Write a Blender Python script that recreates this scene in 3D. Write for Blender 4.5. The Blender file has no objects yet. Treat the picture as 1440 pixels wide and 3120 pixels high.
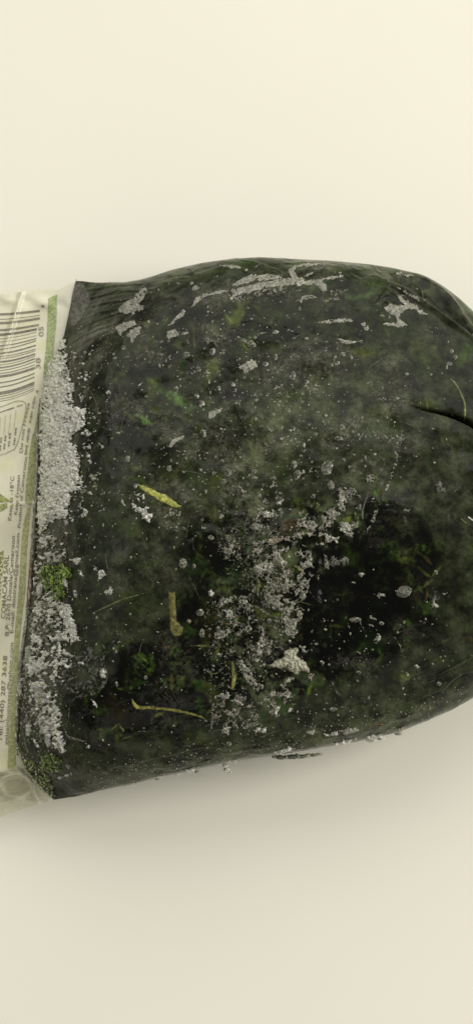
import bpy, math, random
import numpy as np
from mathutils import Vector
from mathutils.bvhtree import BVHTree

random.seed(7); rng = np.random.default_rng(7)
S = bpy.context.scene
COL = S.collection

# ------------------------------------------------------------------ camera
D = 0.60                      # camera distance to the table (m)
U = 1e-4                      # metres on the table per photo pixel, at the picture's centre
TILT = math.radians(12)
CAM = np.array([0, -math.sin(TILT) * D, math.cos(TILT) * D])
FWD = -CAM / D
UPV = np.array([0, math.cos(TILT), math.sin(TILT)])
RGT = np.array([1.0, 0, 0])
cd = bpy.data.cameras.new("camera"); cam = bpy.data.objects.new("camera", cd); COL.objects.link(cam)
cam.location = CAM; cam.rotation_euler = (TILT, 0, 0)
cd.sensor_fit = 'VERTICAL'; cd.sensor_height = 24; cd.sensor_width = 24
cd.lens = 12 / (1560 * U / D); cd.clip_start = 0.02; cd.clip_end = 20
S.camera = cam

# ------------------------------------------------------------------ light
w = bpy.data.worlds.new("World"); S.world = w; w.use_nodes = True
w.node_tree.nodes["Background"].inputs[0].default_value = (1.0, 0.95, 0.84, 1)
w.node_tree.nodes["Background"].inputs[1].default_value = 0.17

def softbox(name, loc, target, sx, sy, power, col):
    ld = bpy.data.lights.new(name, 'AREA'); ld.shape = 'RECTANGLE'; ld.size = sx; ld.size_y = sy
    ld.energy = power; ld.color = col
    o = bpy.data.objects.new(name, ld); COL.objects.link(o)
    o.location = loc
    o.rotation_euler = (Vector(target) - Vector(loc)).to_track_quat('-Z', 'Y').to_euler()
softbox("far_softbox_light", (-0.05, 0.75, 0.70), (0, 0.05, 0), 2.0, 0.8, 7.4, (1.0, 0.972, 0.895))
softbox("right_fill_light", (1.55, 0.15, 0.82), (0, 0, 0), 0.9, 2.2, 38.0, (1.0, 0.972, 0.895))  # added fill from the right, no lamp known there
softbox("left_fill_light", (-1.1, 0.1, 0.9), (0, 0, 0), 0.9, 1.4, 1.8, (1.0, 0.972, 0.895))  # added weak fill, lifts the bag's shadow from the left
softbox("front_fill_light", (0.1, -1.1, 0.8), (0, -0.05, 0), 1.8, 0.8, 1.8, (1.0, 0.972, 0.895))  # added fill, lightens the shadow on the near side
S.view_settings.view_transform = 'Standard'; S.view_settings.look = 'None'
S.view_settings.exposure = 0.0; S.view_settings.gamma = 1.0

# ------------------------------------------------------------------ geometry of the view (to find where traced things lie on the bag)
def rays(px, py):
    px = np.atleast_1d(np.asarray(px, float)); py = np.atleast_1d(np.asarray(py, float))
    d = FWD[None] + RGT[None] * ((px - 720) * U / D)[:, None] + UPV[None] * ((1560 - py) * U / D)[:, None]
    return d / np.linalg.norm(d, axis=1)[:, None]
def at_z(px, py, z):
    d = rays(px, py); t = (z - CAM[2]) / d[:, 2]
    return CAM[None] + d * t[:, None]
def project(P):
    v = P - CAM[None]; f = v @ FWD
    return 720 + (v @ RGT) / f * D / U, 1560 - (v @ UPV) / f * D / U

# ------------------------------------------------------------------ noise
def _h(i, j, k, seed):
    n = (i.astype(np.uint64) * np.uint64(73856093)) ^ (j.astype(np.uint64) * np.uint64(19349663)) ^ (k.astype(np.uint64) * np.uint64(83492791)) ^ np.uint64(seed * 2654435761 % (2 ** 32))
    n = (n ^ (n >> np.uint64(13))) * np.uint64(1274126177) & np.uint64(0xffffffff)
    n = (n ^ (n >> np.uint64(16))) * np.uint64(2246822519) & np.uint64(0xffffffff)
    n = n ^ (n >> np.uint64(15))
    return (n & np.uint64(0xffffff)).astype(float) / 0xffffff
def noise3(P, seed=0):
    P = P + 1000.0
    F = np.floor(P); f = P - F; I = F.astype(np.int64); f = f * f * (3 - 2 * f)
    r = 0
    for a in (0, 1):
        for b in (0, 1):
            for c in (0, 1):
                wgt = (f[:, 0] if a else 1 - f[:, 0]) * (f[:, 1] if b else 1 - f[:, 1]) * (f[:, 2] if c else 1 - f[:, 2])
                r = r + wgt * _h(I[:, 0] + a, I[:, 1] + b, I[:, 2] + c, seed)
    return r
def fbm(P, octs=3, seed=0):
    r = 0; a = 1; tot = 0
    for o in range(octs):
        r = r + a * noise3(P * (2.03 ** o), seed + o * 17); tot += a; a *= 0.55
    return r / tot
def fbm2(x, y, scale, octs=3, seed=0):
    return fbm(np.stack([(0.80 * x - 0.52 * y) / scale, (0.56 * x + 0.76 * y) / scale, (0.33 * x + 0.45 * y) / scale], 1), octs, seed)
def sm(a, b, x):
    t = np.clip((x - a) / (b - a), 0, 1); return t * t * (3 - 2 * t)

# ------------------------------------------------------------------ signed distances in photo pixels, positive inside
def sdf_poly(pts, x, y):
    pts = np.array(pts, float); n = len(pts)
    d = np.full(x.shape, 1e9); ins = np.zeros(x.shape, bool)
    for i in range(n):
        a = pts[i]; b = pts[(i + 1) % n]; e = b - a; L = max(e @ e, 1e-9)
        t = np.clip(((x - a[0]) * e[0] + (y - a[1]) * e[1]) / L, 0, 1)
        d = np.minimum(d, np.hypot(x - a[0] - t * e[0], y - a[1] - t * e[1]))
        if a[1] != b[1]:
            c = ((a[1] > y) != (b[1] > y)) & (x < (b[0] - a[0]) * (y - a[1]) / (b[1] - a[1]) + a[0])
            ins ^= c
    return np.where(ins, d, -d)
def sdf_line(pts, wid, x, y):
    pts = np.array(pts, float); wid = np.broadcast_to(np.array(wid, float), (len(pts),))
    s = np.full(x.shape, -1e9)
    for i in range(len(pts) - 1):
        a = pts[i]; b = pts[i + 1]; e = b - a; L = max(e @ e, 1e-9)
        t = np.clip(((x - a[0]) * e[0] + (y - a[1]) * e[1]) / L, 0, 1)
        s = np.maximum(s, (wid[i] + (wid[i + 1] - wid[i]) * t) / 2 - np.hypot(x - a[0] - t * e[0], y - a[1] - t * e[1]))
    return s
def spline(pts, k=6):
    p = [pts[0]] + list(pts) + [pts[-1]]; out = []
    for i in range(1, len(p) - 2):
        a, b, c, d = [np.array(q, float) for q in p[i - 1:i + 3]]
        for j in range(k):
            t = j / k
            out.append(0.5 * (2 * b + (c - a) * t + (2 * a - 5 * b + 4 * c - d) * t * t + (3 * b - a - 3 * c + d) * t ** 3))
    out.append(np.array(pts[-1], float))
    return np.array(out)

# ------------------------------------------------------------------ materials
def mat(name):
    m = bpy.data.materials.new(name); m.use_nodes = True
    nt = m.node_tree; return m, nt, nt.nodes["Principled BSDF"]
def N(nt, typ, **kw):
    n = nt.nodes.new(typ)
    for k, v in kw.items():
        if k.startswith('i_'):
            n.inputs[k[2:].replace('_', ' ')].default_value = v
        else: setattr(n, k, v)
    return n
def bump(nt, bsdf, hsock, strength, dist, coat=True):
    b = N(nt, 'ShaderNodeBump'); b.inputs['Strength'].default_value = strength; b.inputs['Distance'].default_value = dist
    nt.links.new(hsock, b.inputs['Height']); nt.links.new(b.outputs[0], bsdf.inputs['Normal'])
    if coat: nt.links.new(b.outputs[0], bsdf.inputs['Coat Normal'])
    return b
def mth(nt, op, a, b=None, c=None):
    m = N(nt, 'ShaderNodeMath', operation=op)
    for i, v in enumerate((a, b, c)):
        if v is None: continue
        if isinstance(v, (int, float)): m.inputs[i].default_value = v
        else: nt.links.new(v, m.inputs[i])
    return m.outputs[0]
def tex_noise(nt, scale, detail=3, rough=0.5, vec=None, dist=0):
    if vec is None:
        vec = N(nt, 'ShaderNodeTexCoord').outputs['Object']
    n = N(nt, 'ShaderNodeTexNoise'); n.inputs['Scale'].default_value = scale; n.inputs['Detail'].default_value = detail
    n.inputs['Roughness'].default_value = rough; n.inputs['Distortion'].default_value = dist
    nt.links.new(vec, n.inputs['Vector']); return n.outputs['Fac']
def ramp(nt, sock, a, b, lo=0.0, hi=1.0):
    r = N(nt, 'ShaderNodeMapRange'); r.interpolation_type = 'SMOOTHSTEP'
    for k, v in (('From Min', a), ('From Max', b), ('To Min', lo), ('To Max', hi)): r.inputs[k].default_value = v
    nt.links.new(sock, r.inputs['Value']); return r.outputs['Result']
def mixc(nt, f, a, b, typ='MIX'):
    m = N(nt, 'ShaderNodeMix', data_type='RGBA', blend_type=typ)
    for i, v in ((0, f), (6, a), (7, b)):
        if isinstance(v, (int, float)): m.inputs[i].default_value = v
        elif isinstance(v, tuple): m.inputs[i].default_value = v if len(v) == 4 else (*v, 1)
        else: nt.links.new(v, m.inputs[i])
    return m.outputs[2]

# table
m_table, nt, bs = mat("white_board")
f = ramp(nt, tex_noise(nt, 9, 4), 0.3, 0.7)
c = mixc(nt, f, (0.85, 0.83, 0.73), (0.865, 0.845, 0.745))
spots = N(nt, 'ShaderNodeTexVoronoi', feature='F1'); spots.inputs['Scale'].default_value = 28
nt.links.new(N(nt, 'ShaderNodeTexCoord').outputs['Object'], spots.inputs['Vector'])
sp = ramp(nt, spots.outputs['Distance'], 0.015, 0.035, 1, 0)
sel = mth(nt, 'GREATER_THAN', N(nt, 'ShaderNodeSeparateColor').outputs[0], 0.7)
nt.links.new(spots.outputs['Color'], sel.node.inputs[0].links[0].from_node.inputs[0])
c = mixc(nt, mth(nt, 'MULTIPLY', mth(nt, 'MULTIPLY', sp, sel), 0.22), c, (0.45, 0.43, 0.33))
nt.links.new(c, bs.inputs['Base Color']); bs.inputs['Roughness'].default_value = 0.55; bs.inputs['Specular IOR Level'].default_value = 0.3
bump(nt, bs, tex_noise(nt, 900, 2), 0.05, 0.0003, False)

# film over the packed leaves
m_film, nt, bs = mat("film_over_leaves")
colA = N(nt, 'ShaderNodeAttribute', attribute_name='Col').outputs['Color']
hz = N(nt, 'ShaderNodeAttribute', attribute_name='haze_sheen').outputs['Fac']
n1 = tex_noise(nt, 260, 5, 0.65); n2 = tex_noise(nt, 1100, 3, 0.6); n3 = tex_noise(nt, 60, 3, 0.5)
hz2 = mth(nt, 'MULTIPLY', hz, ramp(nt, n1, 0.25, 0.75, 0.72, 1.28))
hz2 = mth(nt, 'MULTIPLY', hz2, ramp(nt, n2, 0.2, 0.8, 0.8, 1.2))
haze_sheen_col = mixc(nt, n3, (0.022, 0.030, 0.011), (0.037, 0.041, 0.022))  # one pale tint for frost haze and painted-in reflected sheen
hs = N(nt, 'ShaderNodeVectorMath', operation='SCALE'); nt.links.new(haze_sheen_col, hs.inputs[0]); nt.links.new(mth(nt, 'MAXIMUM', hz2, 0.0), hs.inputs['Scale'])
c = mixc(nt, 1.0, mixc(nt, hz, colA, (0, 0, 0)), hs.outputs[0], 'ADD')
fl = N(nt, 'ShaderNodeAttribute', attribute_name='fleck').outputs['Fac']
w1 = tex_noise(nt, 330, 5, 0.7, None, 1.2); w2 = tex_noise(nt, 75, 3, 0.6)
wisp = mth(nt, 'SUBTRACT', 1.0, mth(nt, 'ABSOLUTE', mth(nt, 'MULTIPLY_ADD', w1, 2.0, -1.0)))
wisp = mth(nt, 'MULTIPLY', ramp(nt, wisp, 0.86, 0.99), ramp(nt, w2, 0.45, 0.65))
c = mixc(nt, mth(nt, 'MULTIPLY', mth(nt, 'MULTIPLY', wisp, fl), 0.55), c, (0.13, 0.125, 0.095))
mot = ramp(nt, tex_noise(nt, 170, 5, 0.7), 0.36, 0.66, 0.30, 1.55)
mc = N(nt, 'ShaderNodeVectorMath', operation='SCALE'); nt.links.new(c, mc.inputs[0]); nt.links.new(mot, mc.inputs['Scale']); c = mc.outputs[0]
gm = mth(nt, 'MULTIPLY', ramp(nt, tex_noise(nt, 48, 4, 0.6), 0.50, 0.68), ramp(nt, tex_noise(nt, 300, 3, 0.6), 0.35, 0.6))
c = mixc(nt, mth(nt, 'MULTIPLY', mth(nt, 'MULTIPLY', gm, hz), 0.55), c, (0.030, 0.054, 0.010))
# trapped air dots under the film
for sc, th, amt, seed in ((420, 0.20, 0.05, 0), (900, 0.22, 0.035, 3.3)):
    v = N(nt, 'ShaderNodeTexVoronoi', feature='F1'); v.inputs['Scale'].default_value = sc
    mp = N(nt, 'ShaderNodeVectorMath', operation='ADD'); mp.inputs[1].default_value = (seed, seed, seed)
    nt.links.new(N(nt, 'ShaderNodeTexCoord').outputs['Object'], mp.inputs[0]); nt.links.new(mp.outputs[0], v.inputs['Vector'])
    sc_ = N(nt, 'ShaderNodeSeparateColor'); nt.links.new(v.outputs['Color'], sc_.inputs[0])
    rad = mth(nt, 'MULTIPLY', sc_.outputs[0], th)
    dot = ramp(nt, mth(nt, 'SUBTRACT', v.outputs['Distance'], rad), -0.05, 0.03, 1, 0)
    dot = mth(nt, 'MULTIPLY', dot, mth(nt, 'GREATER_THAN', sc_.outputs[1], 0.45))
    dot = mth(nt, 'MULTIPLY', dot, mth(nt, 'MULTIPLY', fl, ramp(nt, tex_noise(nt, 50, 2), 0.36, 0.58)))
    c = mixc(nt, mth(nt, 'MULTIPLY', dot, amt * 14), c, (0.17, 0.17, 0.125))
nt.links.new(c, bs.inputs['Base Color'])
bs.inputs['Roughness'].default_value = 0.6; bs.inputs['Specular IOR Level'].default_value = 0.03
bs.inputs['Coat Weight'].default_value = 1.0; bs.inputs['Coat IOR'].default_value = 1.29
nt.links.new(ramp(nt, hz, 0.0, 0.8, 0.06, 0.20), bs.inputs['Coat Roughness'])
cr = mth(nt, 'ABSOLUTE', mth(nt, 'MULTIPLY_ADD', tex_noise(nt, 55, 2, 0.5, None, 0.8), 2.0, -1.0))
cr = mth(nt, 'MULTIPLY', ramp(nt, cr, 0.0, 0.10, 1.6, 0.0), ramp(nt, tex_noise(nt, 22, 2), 0.5, 0.66))
hh = mth(nt, 'ADD', mth(nt, 'ADD', mth(nt, 'MULTIPLY', n1, 0.7), mth(nt, 'MULTIPLY', n2, 0.25)), cr)
bump(nt, bs, hh, 0.26, 0.0006)

def surf_mat(name, rough, coat, bs_scale, bs_str, spec=0.5, dist=0.0006, contrast=0.25, see=False):
    m, nt, bs = mat(name)
    colA = N(nt, 'ShaderNodeAttribute', attribute_name='Col').outputs['Color']
    n = tex_noise(nt, bs_scale, 4, 0.65)
    k = ramp(nt, n, 0.3, 0.7, 1 - contrast, 1 + contrast)
    cc = N(nt, 'ShaderNodeVectorMath', operation='SCALE'); nt.links.new(colA, cc.inputs[0]); nt.links.new(k, cc.inputs['Scale'])
    nt.links.new(cc.outputs[0], bs.inputs['Base Color'])
    bs.inputs['Roughness'].default_value = rough; bs.inputs['Coat Weight'].default_value = coat; bs.inputs['Coat Roughness'].default_value = 0.2
    bs.inputs['Specular IOR Level'].default_value = spec
    bump(nt, bs, n, bs_str, dist)
    if see:
        al = N(nt, 'ShaderNodeAttribute', attribute_name='clarity').outputs['Fac']
        nt.links.new(mth(nt, 'SUBTRACT', 1.0, al), bs.inputs['Alpha'])
    return m
m_frost = surf_mat("frost", 0.5, 0.4, 1500, 0.45, dist=0.0006, contrast=0.35, see=True)
m_smear = surf_mat("smooth_ice_smear", 0.5, 0.5, 900, 0.25, contrast=0.2, see=True)
m_stem = surf_mat("stem_green", 0.45, 0.6, 800, 0.3, contrast=0.3, see=True)
m_leaf = surf_mat("leaf_green", 0.5, 0.5, 700, 0.4, contrast=0.45)
m_seal = surf_mat("heat_seal", 0.4, 0.5, 700, 0.7, contrast=0.5)
m_label = surf_mat("printed_film", 0.32, 0.5, 350, 0.10, contrast=0.03, dist=0.0004)
m_ink = surf_mat("ink", 0.45, 0.3, 1400, 0.05, contrast=0.35)

m_clear, nt, bs = mat("clear_film")
tr = N(nt, 'ShaderNodeBsdfTransparent'); tr.inputs[0].default_value = (0.95, 0.96, 0.86, 1)
mx = N(nt, 'ShaderNodeMixShader'); nt.links.new(tr.outputs[0], mx.inputs[1]); nt.links.new(bs.outputs[0], mx.inputs[2])
lw = N(nt, 'ShaderNodeLayerWeight'); lw.inputs['Blend'].default_value = 0.45
nt.links.new(ramp(nt, lw.outputs['Facing'], 0.0, 0.9, 0.26, 0.92), mx.inputs[0])
nt.links.new(mx.outputs[0], nt.nodes['Material Output'].inputs['Surface'])
bs.inputs['Base Color'].default_value = (0.62, 0.62, 0.47, 1); bs.inputs['Roughness'].default_value = 0.08; bs.inputs['Specular IOR Level'].default_value = 0.9
bump(nt, bs, tex_noise(nt, 130, 2), 0.3, 0.0015, False)

# ------------------------------------------------------------------ mesh helpers
def add_mesh(name, V, F, m, parent=None, col=None, attrs=None, smooth=True):
    me = bpy.data.meshes.new(name)
    V = np.asarray(V, np.float32); F = np.asarray(F, np.int32)
    if parent is not None and parent.type == 'EMPTY': V = V - np.array(parent.location, np.float32)[None]
    k = F.shape[1]
    me.vertices.add(len(V)); me.vertices.foreach_set('co', V.ravel())
    me.loops.add(F.size); me.loops.foreach_set('vertex_index', F.ravel())
    me.polygons.add(len(F)); me.polygons.foreach_set('loop_start', np.arange(0, F.size, k, dtype=np.int32))
    me.polygons.foreach_set('loop_total', np.full(len(F), k, np.int32))
    me.polygons.foreach_set('use_smooth', np.full(len(F), smooth, bool))
    me.update(calc_edges=True); me.validate()
    if col is not None:
        a = me.color_attributes.new('Col', 'FLOAT_COLOR', 'POINT')
        c = np.ones((len(V), 4), np.float32); c[:, :3] = col; a.data.foreach_set('color', c.ravel())
    for k_, v in (attrs or {}).items():
        a = me.attributes.new(k_, 'FLOAT', 'POINT'); a.data.foreach_set('value', np.asarray(v, np.float32))
    me.materials.append(m)
    o = bpy.data.objects.new(name, me); COL.objects.link(o)
    if parent is not None: 
        o.parent = parent
    return o

# ------------------------------------------------------------------ setting
hx = 1.6
tb = add_mesh("tabletop", [(-hx, -hx, 0), (hx, -hx, 0), (hx, hx, 0), (-hx, hx, 0), (-hx, -hx, -.02), (hx, -hx, -.02), (hx, hx, -.02), (-hx, hx, -.02)],
              [(0, 1, 2, 3), (7, 6, 5, 4), (0, 4, 5, 1), (1, 5, 6, 2), (2, 6, 7, 3), (3, 7, 4, 0)], m_table, smooth=False)
tb['kind'] = 'structure'

bag = bpy.data.objects.new("frozen_leaf_bag", None); COL.objects.link(bag)
bag.location = (0, 0, 0); bag.empty_display_size = 0.05
bag['label'] = "clear plastic bag of frozen dark green leaves with frost and printed cream end"
bag['category'] = "frozen food bag"

# ------------------------------------------------------------------ the bag's body
TOP = np.array([(232, 856), (300, 861), (370, 861), (430, 850), (520, 822), (620, 800), (720, 790), (860, 787), (1000, 793), (1100, 801), (1180, 811), (1260, 828), (1300, 842), (1350, 870), (1400, 905), (1440, 944), (1500, 1004), (1590, 1090), (1690, 1240), (1745, 1400), (1760, 1500)], float)
BOT = np.array([(165, 2437), (190, 2434), (230, 2430), (300, 2412), (400, 2390), (500, 2365), (700, 2322), (900, 2290), (1100, 2257), (1200, 2236), (1300, 2200), (1380, 2165), (1440, 2130), (1500, 2090), (1600, 2010), (1700, 1860), (1745, 1700), (1760, 1600)], float)
LEFT = np.array([(232, 856), (222, 900), (210, 960), (197, 1030), (165, 1120), (140, 1200), (126, 1300), (120, 1400), (118, 1500), (110, 1600), (104, 1700), (95, 1800), (82, 1900), (66, 2000), (56, 2100), (50, 2200), (52, 2280), (78, 2345), (120, 2395), (165, 2437)], float)
NX, NT, NB = 690, 760, 150
H = 0.046
def sections():
    s = np.linspace(0, 1, NX) ** 1.0
    rise = 1 - (1 - np.clip(s / 0.22, 0, 1)) ** 2.4
    fall = np.sqrt(np.clip(1 - np.clip((s - 0.78) / 0.22, 0, 1) ** 2.4, 0, 1))
    hz = 0.0016 + (H / 2 - 0.0016) * rise * fall
    zc = H / 2 * (0.64 + 0.36 * rise) * (0.55 + 0.45 * fall)
    return s, hz, np.maximum(zc, hz + 0.0003)
s, hzv, zcv = sections()
phi = np.concatenate([np.linspace(0, math.pi, NT, endpoint=False), np.linspace(math.pi, 2 * math.pi, NB, endpoint=False)])
nexp = 2.35
c_, s_ = np.cos(phi), np.sin(phi)
vv = np.sign(c_) * np.abs(c_) ** (2 / nexp); ww = np.sign(s_) * np.abs(s_) ** (2 / nexp)   # v=+1 far side, -1 near side
NR = len(phi)
# outline in the world: iterate until the projected silhouette matches
xr_px = 1760
def tgt_top(px): return np.interp(px, TOP[:, 0], TOP[:, 1])
def tgt_bot(px): return np.interp(px, BOT[:, 0], BOT[:, 1])
tt = (1 - vv) / 2
lp_y = 856 + tt * (2437 - 856)
lp = at_z(np.interp(lp_y, LEFT[:, 1], LEFT[:, 0]), lp_y, 0.0148)[:, 0]
xr = at_z([xr_px], [1540], H / 2)[0, 0]
X = lp[None, :] + s[:, None] * (xr - lp[None, :])
g = X[:, np.argmin(np.abs(phi))], X[:, NT]
yt = np.array([at_z([px], [tgt_top(px)], z)[0, 1] for px, z in zip(project(np.stack([g[0], 0 * s, zcv], 1))[0], zcv)])
yb = np.array([at_z([px], [tgt_bot(px)], z)[0, 1] for px, z in zip(project(np.stack([g[1], 0 * s, zcv], 1))[0], zcv)])
def build():
    yc = (yt + yb) / 2; hw = (yt - yb) / 2
    Y = yc[:, None] + vv[None] * hw[:, None]
    sk = 1 + 0.10 * np.sin(np.clip(vv, -1, 1) * math.pi / 2)[None] * -1 * (ww > 0)[None]      # fuller on the near side
    Z = zcv[:, None] + ww[None] * hzv[:, None] * np.where(ww > 0, sk, 1.0)
    Z = np.maximum(Z, 0.0002 + 0.002 * 0)
    return np.stack([X, Y, Z], 2)
for it in range(14):
    P = build(); px, py = project(P.reshape(-1, 3)); px = px.reshape(NX, NR); py = py.reshape(NX, NR)
    i0 = py.argmin(1); i1 = py.argmax(1); r = np.arange(NX)
    yt += 0.8 * (py[r, i0] - tgt_top(px[r, i0])) * U
    yb += 0.8 * (py[r, i1] - tgt_bot(px[r, i1])) * U
    k = np.ones(9) / 9
    yt[6:-6] = np.convolve(yt, k, 'same')[6:-6]; yb[6:-6] = np.convolve(yb, k, 'same')[6:-6]
P = build()
px, py = project(P.reshape(-1, 3)); px2, py2 = px.reshape(NX, NR), py.reshape(NX, NR)
# normals of the smooth body
def grid_normals(P):
    dx = np.gradient(P, axis=0); dr = (np.roll(P, -1, 1) - np.roll(P, 1, 1))
    n = np.cross(dx, dr); L = np.linalg.norm(n, axis=2, keepdims=True); n = n / np.maximum(L, 1e-12)
    c = P.mean((0, 1)); 
    sgn = np.sign(np.sum(n * (P - c), 2).mean()); return n * sgn
Nrm = grid_normals(P).reshape(-1, 3)
Pf = P.reshape(-1, 3)
front = (np.sum(Nrm * (CAM[None] - Pf), 1) > 0) & (np.arange(NR)[None] .repeat(NX, 0).ravel() < NT + 20)
x, y = px, py
disp = np.zeros(len(Pf))
disp += (fbm(Pf / 0.030, 3, 5) - 0.5) * 0.0042
disp += (fbm(Pf / 0.009, 3, 9) - 0.5) * 0.0011
disp += (fbm(Pf / 0.0022, 2, 12) - 0.5) * 0.00022
def gl(pts, width, depth, fade=None):
    """a crease or ridge along a traced line on the near surface"""
    sp = spline(pts); d = -sdf_line(sp, 0, x, y)
    return depth * np.exp(-(d / width) ** 2) * front
Bz = lambda pts, o=(820, 760), k=1.918: [(o[0] + a / k, o[1] + b / k) for a, b in pts]
# the deep dark crease at the right, with the bulge of film above it
crease = Bz([(780, 900), (870, 920), (960, 940), (1080, 975), (1189, 1025), (1330, 1110)])
d = sdf_line(spline(crease), np.linspace(2, 22, len(spline(crease))), x, y)
disp += -0.0085 * sm(-2, 10, d) * front * sm(1225, 1300, x)
disp += gl([(a, b - 32) for a, b in crease], 26, 0.0006) * sm(1180, 1300, x)
disp += gl([(a, b + 38) for a, b in crease], 30, 0.0003) * sm(1200, 1320, x)
# folds of film at the upper right
f1 = Bz([(700, 195), (800, 240), (860, 280), (960, 340), (1060, 410), (1150, 470), (1250, 560)])
f2 = Bz([(860, 125), (980, 200), (1080, 290), (1140, 370), (1210, 450)])
disp += gl(f1, 10, 0.0016) * sm(1150, 1230, x); disp += gl([(a + 12, b - 22) for a, b in f1], 18, -0.0014) * sm(1150, 1230, x)
disp += gl(f2, 9, 0.0012); disp += gl([(a - 6, b + 22) for a, b in f2], 16, -0.0011)
# curved valley down the right of the middle
disp += gl(Bz([(560, 950), (700, 1010), (770, 1100), (760, 1210), (710, 1330), (620, 1480)]), 16, -0.0001)
disp += gl(Bz([(640, 900), (760, 960), (900, 1080), (930, 1220), (900, 1380)]), 40, 0.0003)
disp += gl([(980, 1170), (900, 1260), (830, 1350), (790, 1450)], 26, -0.0003)
# wrinkles fanning from the upper left corner
for a, b, wd in (((262, 880), (430, 862), 5), ((262, 905), (470, 880), 5), ((250, 935), (440, 905), 6), ((240, 975), (420, 925), 6), ((228, 1010), (395, 940), 5), ((222, 1040), (350, 985), 6), ((215, 1075), (330, 1010), 6), ((240, 1120), (330, 1060), 6)):
    mid = ((a[0] + b[0]) / 2 + rng.uniform(-6, 6), (a[1] + b[1]) / 2 + rng.uniform(-10, -2))
    q_ = rng.uniform(.15, .5); disp += gl([a, mid, b], wd * .7, 0.00022 * q_); disp += gl([(a[0], a[1] + 8), (mid[0], mid[1] + 7), (b[0], b[1] + 4)], wd * .7, -0.00016 * q_)
# long wrinkles along the near side
for i in range(26):
    x0 = rng.uniform(300, 1350); L = rng.uniform(60, 200); off = rng.uniform(15, 190)
    yy = np.interp([x0, x0 + L / 2, x0 + L], BOT[:, 0], BOT[:, 1]) - off + rng.uniform(-8, 8, 3)
    disp += gl([(x0, yy[0]), (x0 + L / 2, yy[1]), (x0 + L, yy[2])], rng.uniform(3, 6), rng.choice([-1, 1]) * rng.uniform(0.0001, 0.00035))
# the dip where film bridges at lower left
disp += gl([(360, 2240), (460, 2228), (560, 2225), (650, 2190), (720, 2140)], 18, 0.0005)
ndv = np.sum(Nrm * (CAM[None] - Pf), 1) / np.linalg.norm(CAM[None] - Pf, axis=1)
disp *= 0.3 + 0.7 * sm(0, 0.5, np.abs(ndv))
edge_s = np.repeat(sm(0.0, 0.03, s), NR)
disp *= 0.25 + 0.75 * edge_s
Pd = Pf + Nrm * disp[:, None]
Pd[:, 2] = np.maximum(Pd[:, 2], 0.0002)

# colour of the leaves and haze of the film, reflected sheen painted in with it
PX = Pf * 1e4
def blob(cx, cy, rx, ry, rot=0):
    c, sn = math.cos(math.radians(rot)), math.sin(math.radians(rot))
    u = ((x - cx) * c + (y - cy) * sn) / rx; v = (-(x - cx) * sn + (y - cy) * c) / ry
    return np.exp(-(u * u + v * v))
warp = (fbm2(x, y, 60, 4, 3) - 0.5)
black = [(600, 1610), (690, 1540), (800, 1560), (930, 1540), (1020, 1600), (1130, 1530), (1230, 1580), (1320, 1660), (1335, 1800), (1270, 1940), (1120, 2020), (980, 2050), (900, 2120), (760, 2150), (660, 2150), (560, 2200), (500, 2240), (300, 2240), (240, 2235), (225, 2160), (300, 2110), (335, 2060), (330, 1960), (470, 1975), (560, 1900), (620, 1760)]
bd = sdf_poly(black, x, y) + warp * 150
haze_sheen = 0.78 - 0.86 * sm(-70, 45, bd)  # reflected veil painted in, dropped where the film clings and mirrors dark
haze_sheen += 1.5 * blob(840, 1330, 150, 45, -52) + 0.5 * blob(1130, 1180, 200, 120) + 0.25 * blob(850, 1300, 300, 150) + 0.30 * blob(760, 1390, 170, 80, -20) + 0.18 * blob(900, 1230, 120, 90)
haze_sheen += 0.30 * blob(1120, 1450, 120, 120) - 0.25 * blob(560, 1200, 200, 170) - 0.25 * blob(420, 1330, 200, 120)
haze_sheen -= 0.25 * blob(1000, 1000, 260, 110); haze_sheen -= 0.22 * blob(450, 1800, 160, 120); haze_sheen -= 0.35 * blob(1090, 1560, 120, 60)
haze_sheen -= 0.28 * blob(600, 1050, 140, 60); haze_sheen -= 0.2 * blob(760, 960, 160, 60)
haze_sheen += 0.35 * blob(250, 960, 60, 90) + 0.15 * blob(700, 830, 500, 35) + 0.9 * sm(60, 0, py - tgt_top(px)) * front  # last term paints the grazing reflection at the far edge
haze_sheen += 0.65 * blob(800, 2300, 700, 70, -12) + 0.2 * blob(1250, 2180, 200, 50, -20)  # grey sheen of the reflected table painted along the near side
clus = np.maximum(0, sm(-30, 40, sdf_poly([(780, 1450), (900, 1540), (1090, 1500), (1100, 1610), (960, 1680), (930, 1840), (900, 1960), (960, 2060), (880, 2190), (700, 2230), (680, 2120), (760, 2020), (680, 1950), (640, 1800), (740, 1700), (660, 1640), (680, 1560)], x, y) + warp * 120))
haze_sheen += 2.0 * clus * sm(.46, .66, fbm2(x, y, 24, 4, 93))
haze_sheen *= 0.8 + 0.4 * fbm(PX / 70, 4, 21)
haze_sheen -= 0.32 * sm(0.52, 0.72, fbm(PX / 70, 3, 44))
haze_sheen = np.clip(haze_sheen, 0.0, 2.2)
haze_sheen = np.where(front, haze_sheen, 0.7)
cent = [(560, 1080, 220, 150, 1.0), (700, 1250, 320, 180, 1.2), (900, 1180, 220, 160, 1.0), (1000, 1300, 200, 160, .9), (650, 1500, 260, 160, .8), (860, 1450, 220, 120, 1.0), (1050, 1950, 200, 100, .7), (330, 1400, 90, 200, .7), (400, 1950, 200, 200, .35), (1250, 1180, 150, 150, .35), (300, 1050, 120, 120, .5), (900, 2150, 350, 100, .5), (1200, 2050, 150, 100, .5), (700, 950, 350, 120, .45)]
fleck = np.full(len(Pf), 0.18)
for q in cent: fleck += 0.55 * q[4] * blob(q[0], q[1], q[2] * 1.2, q[3] * 1.2)
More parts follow.
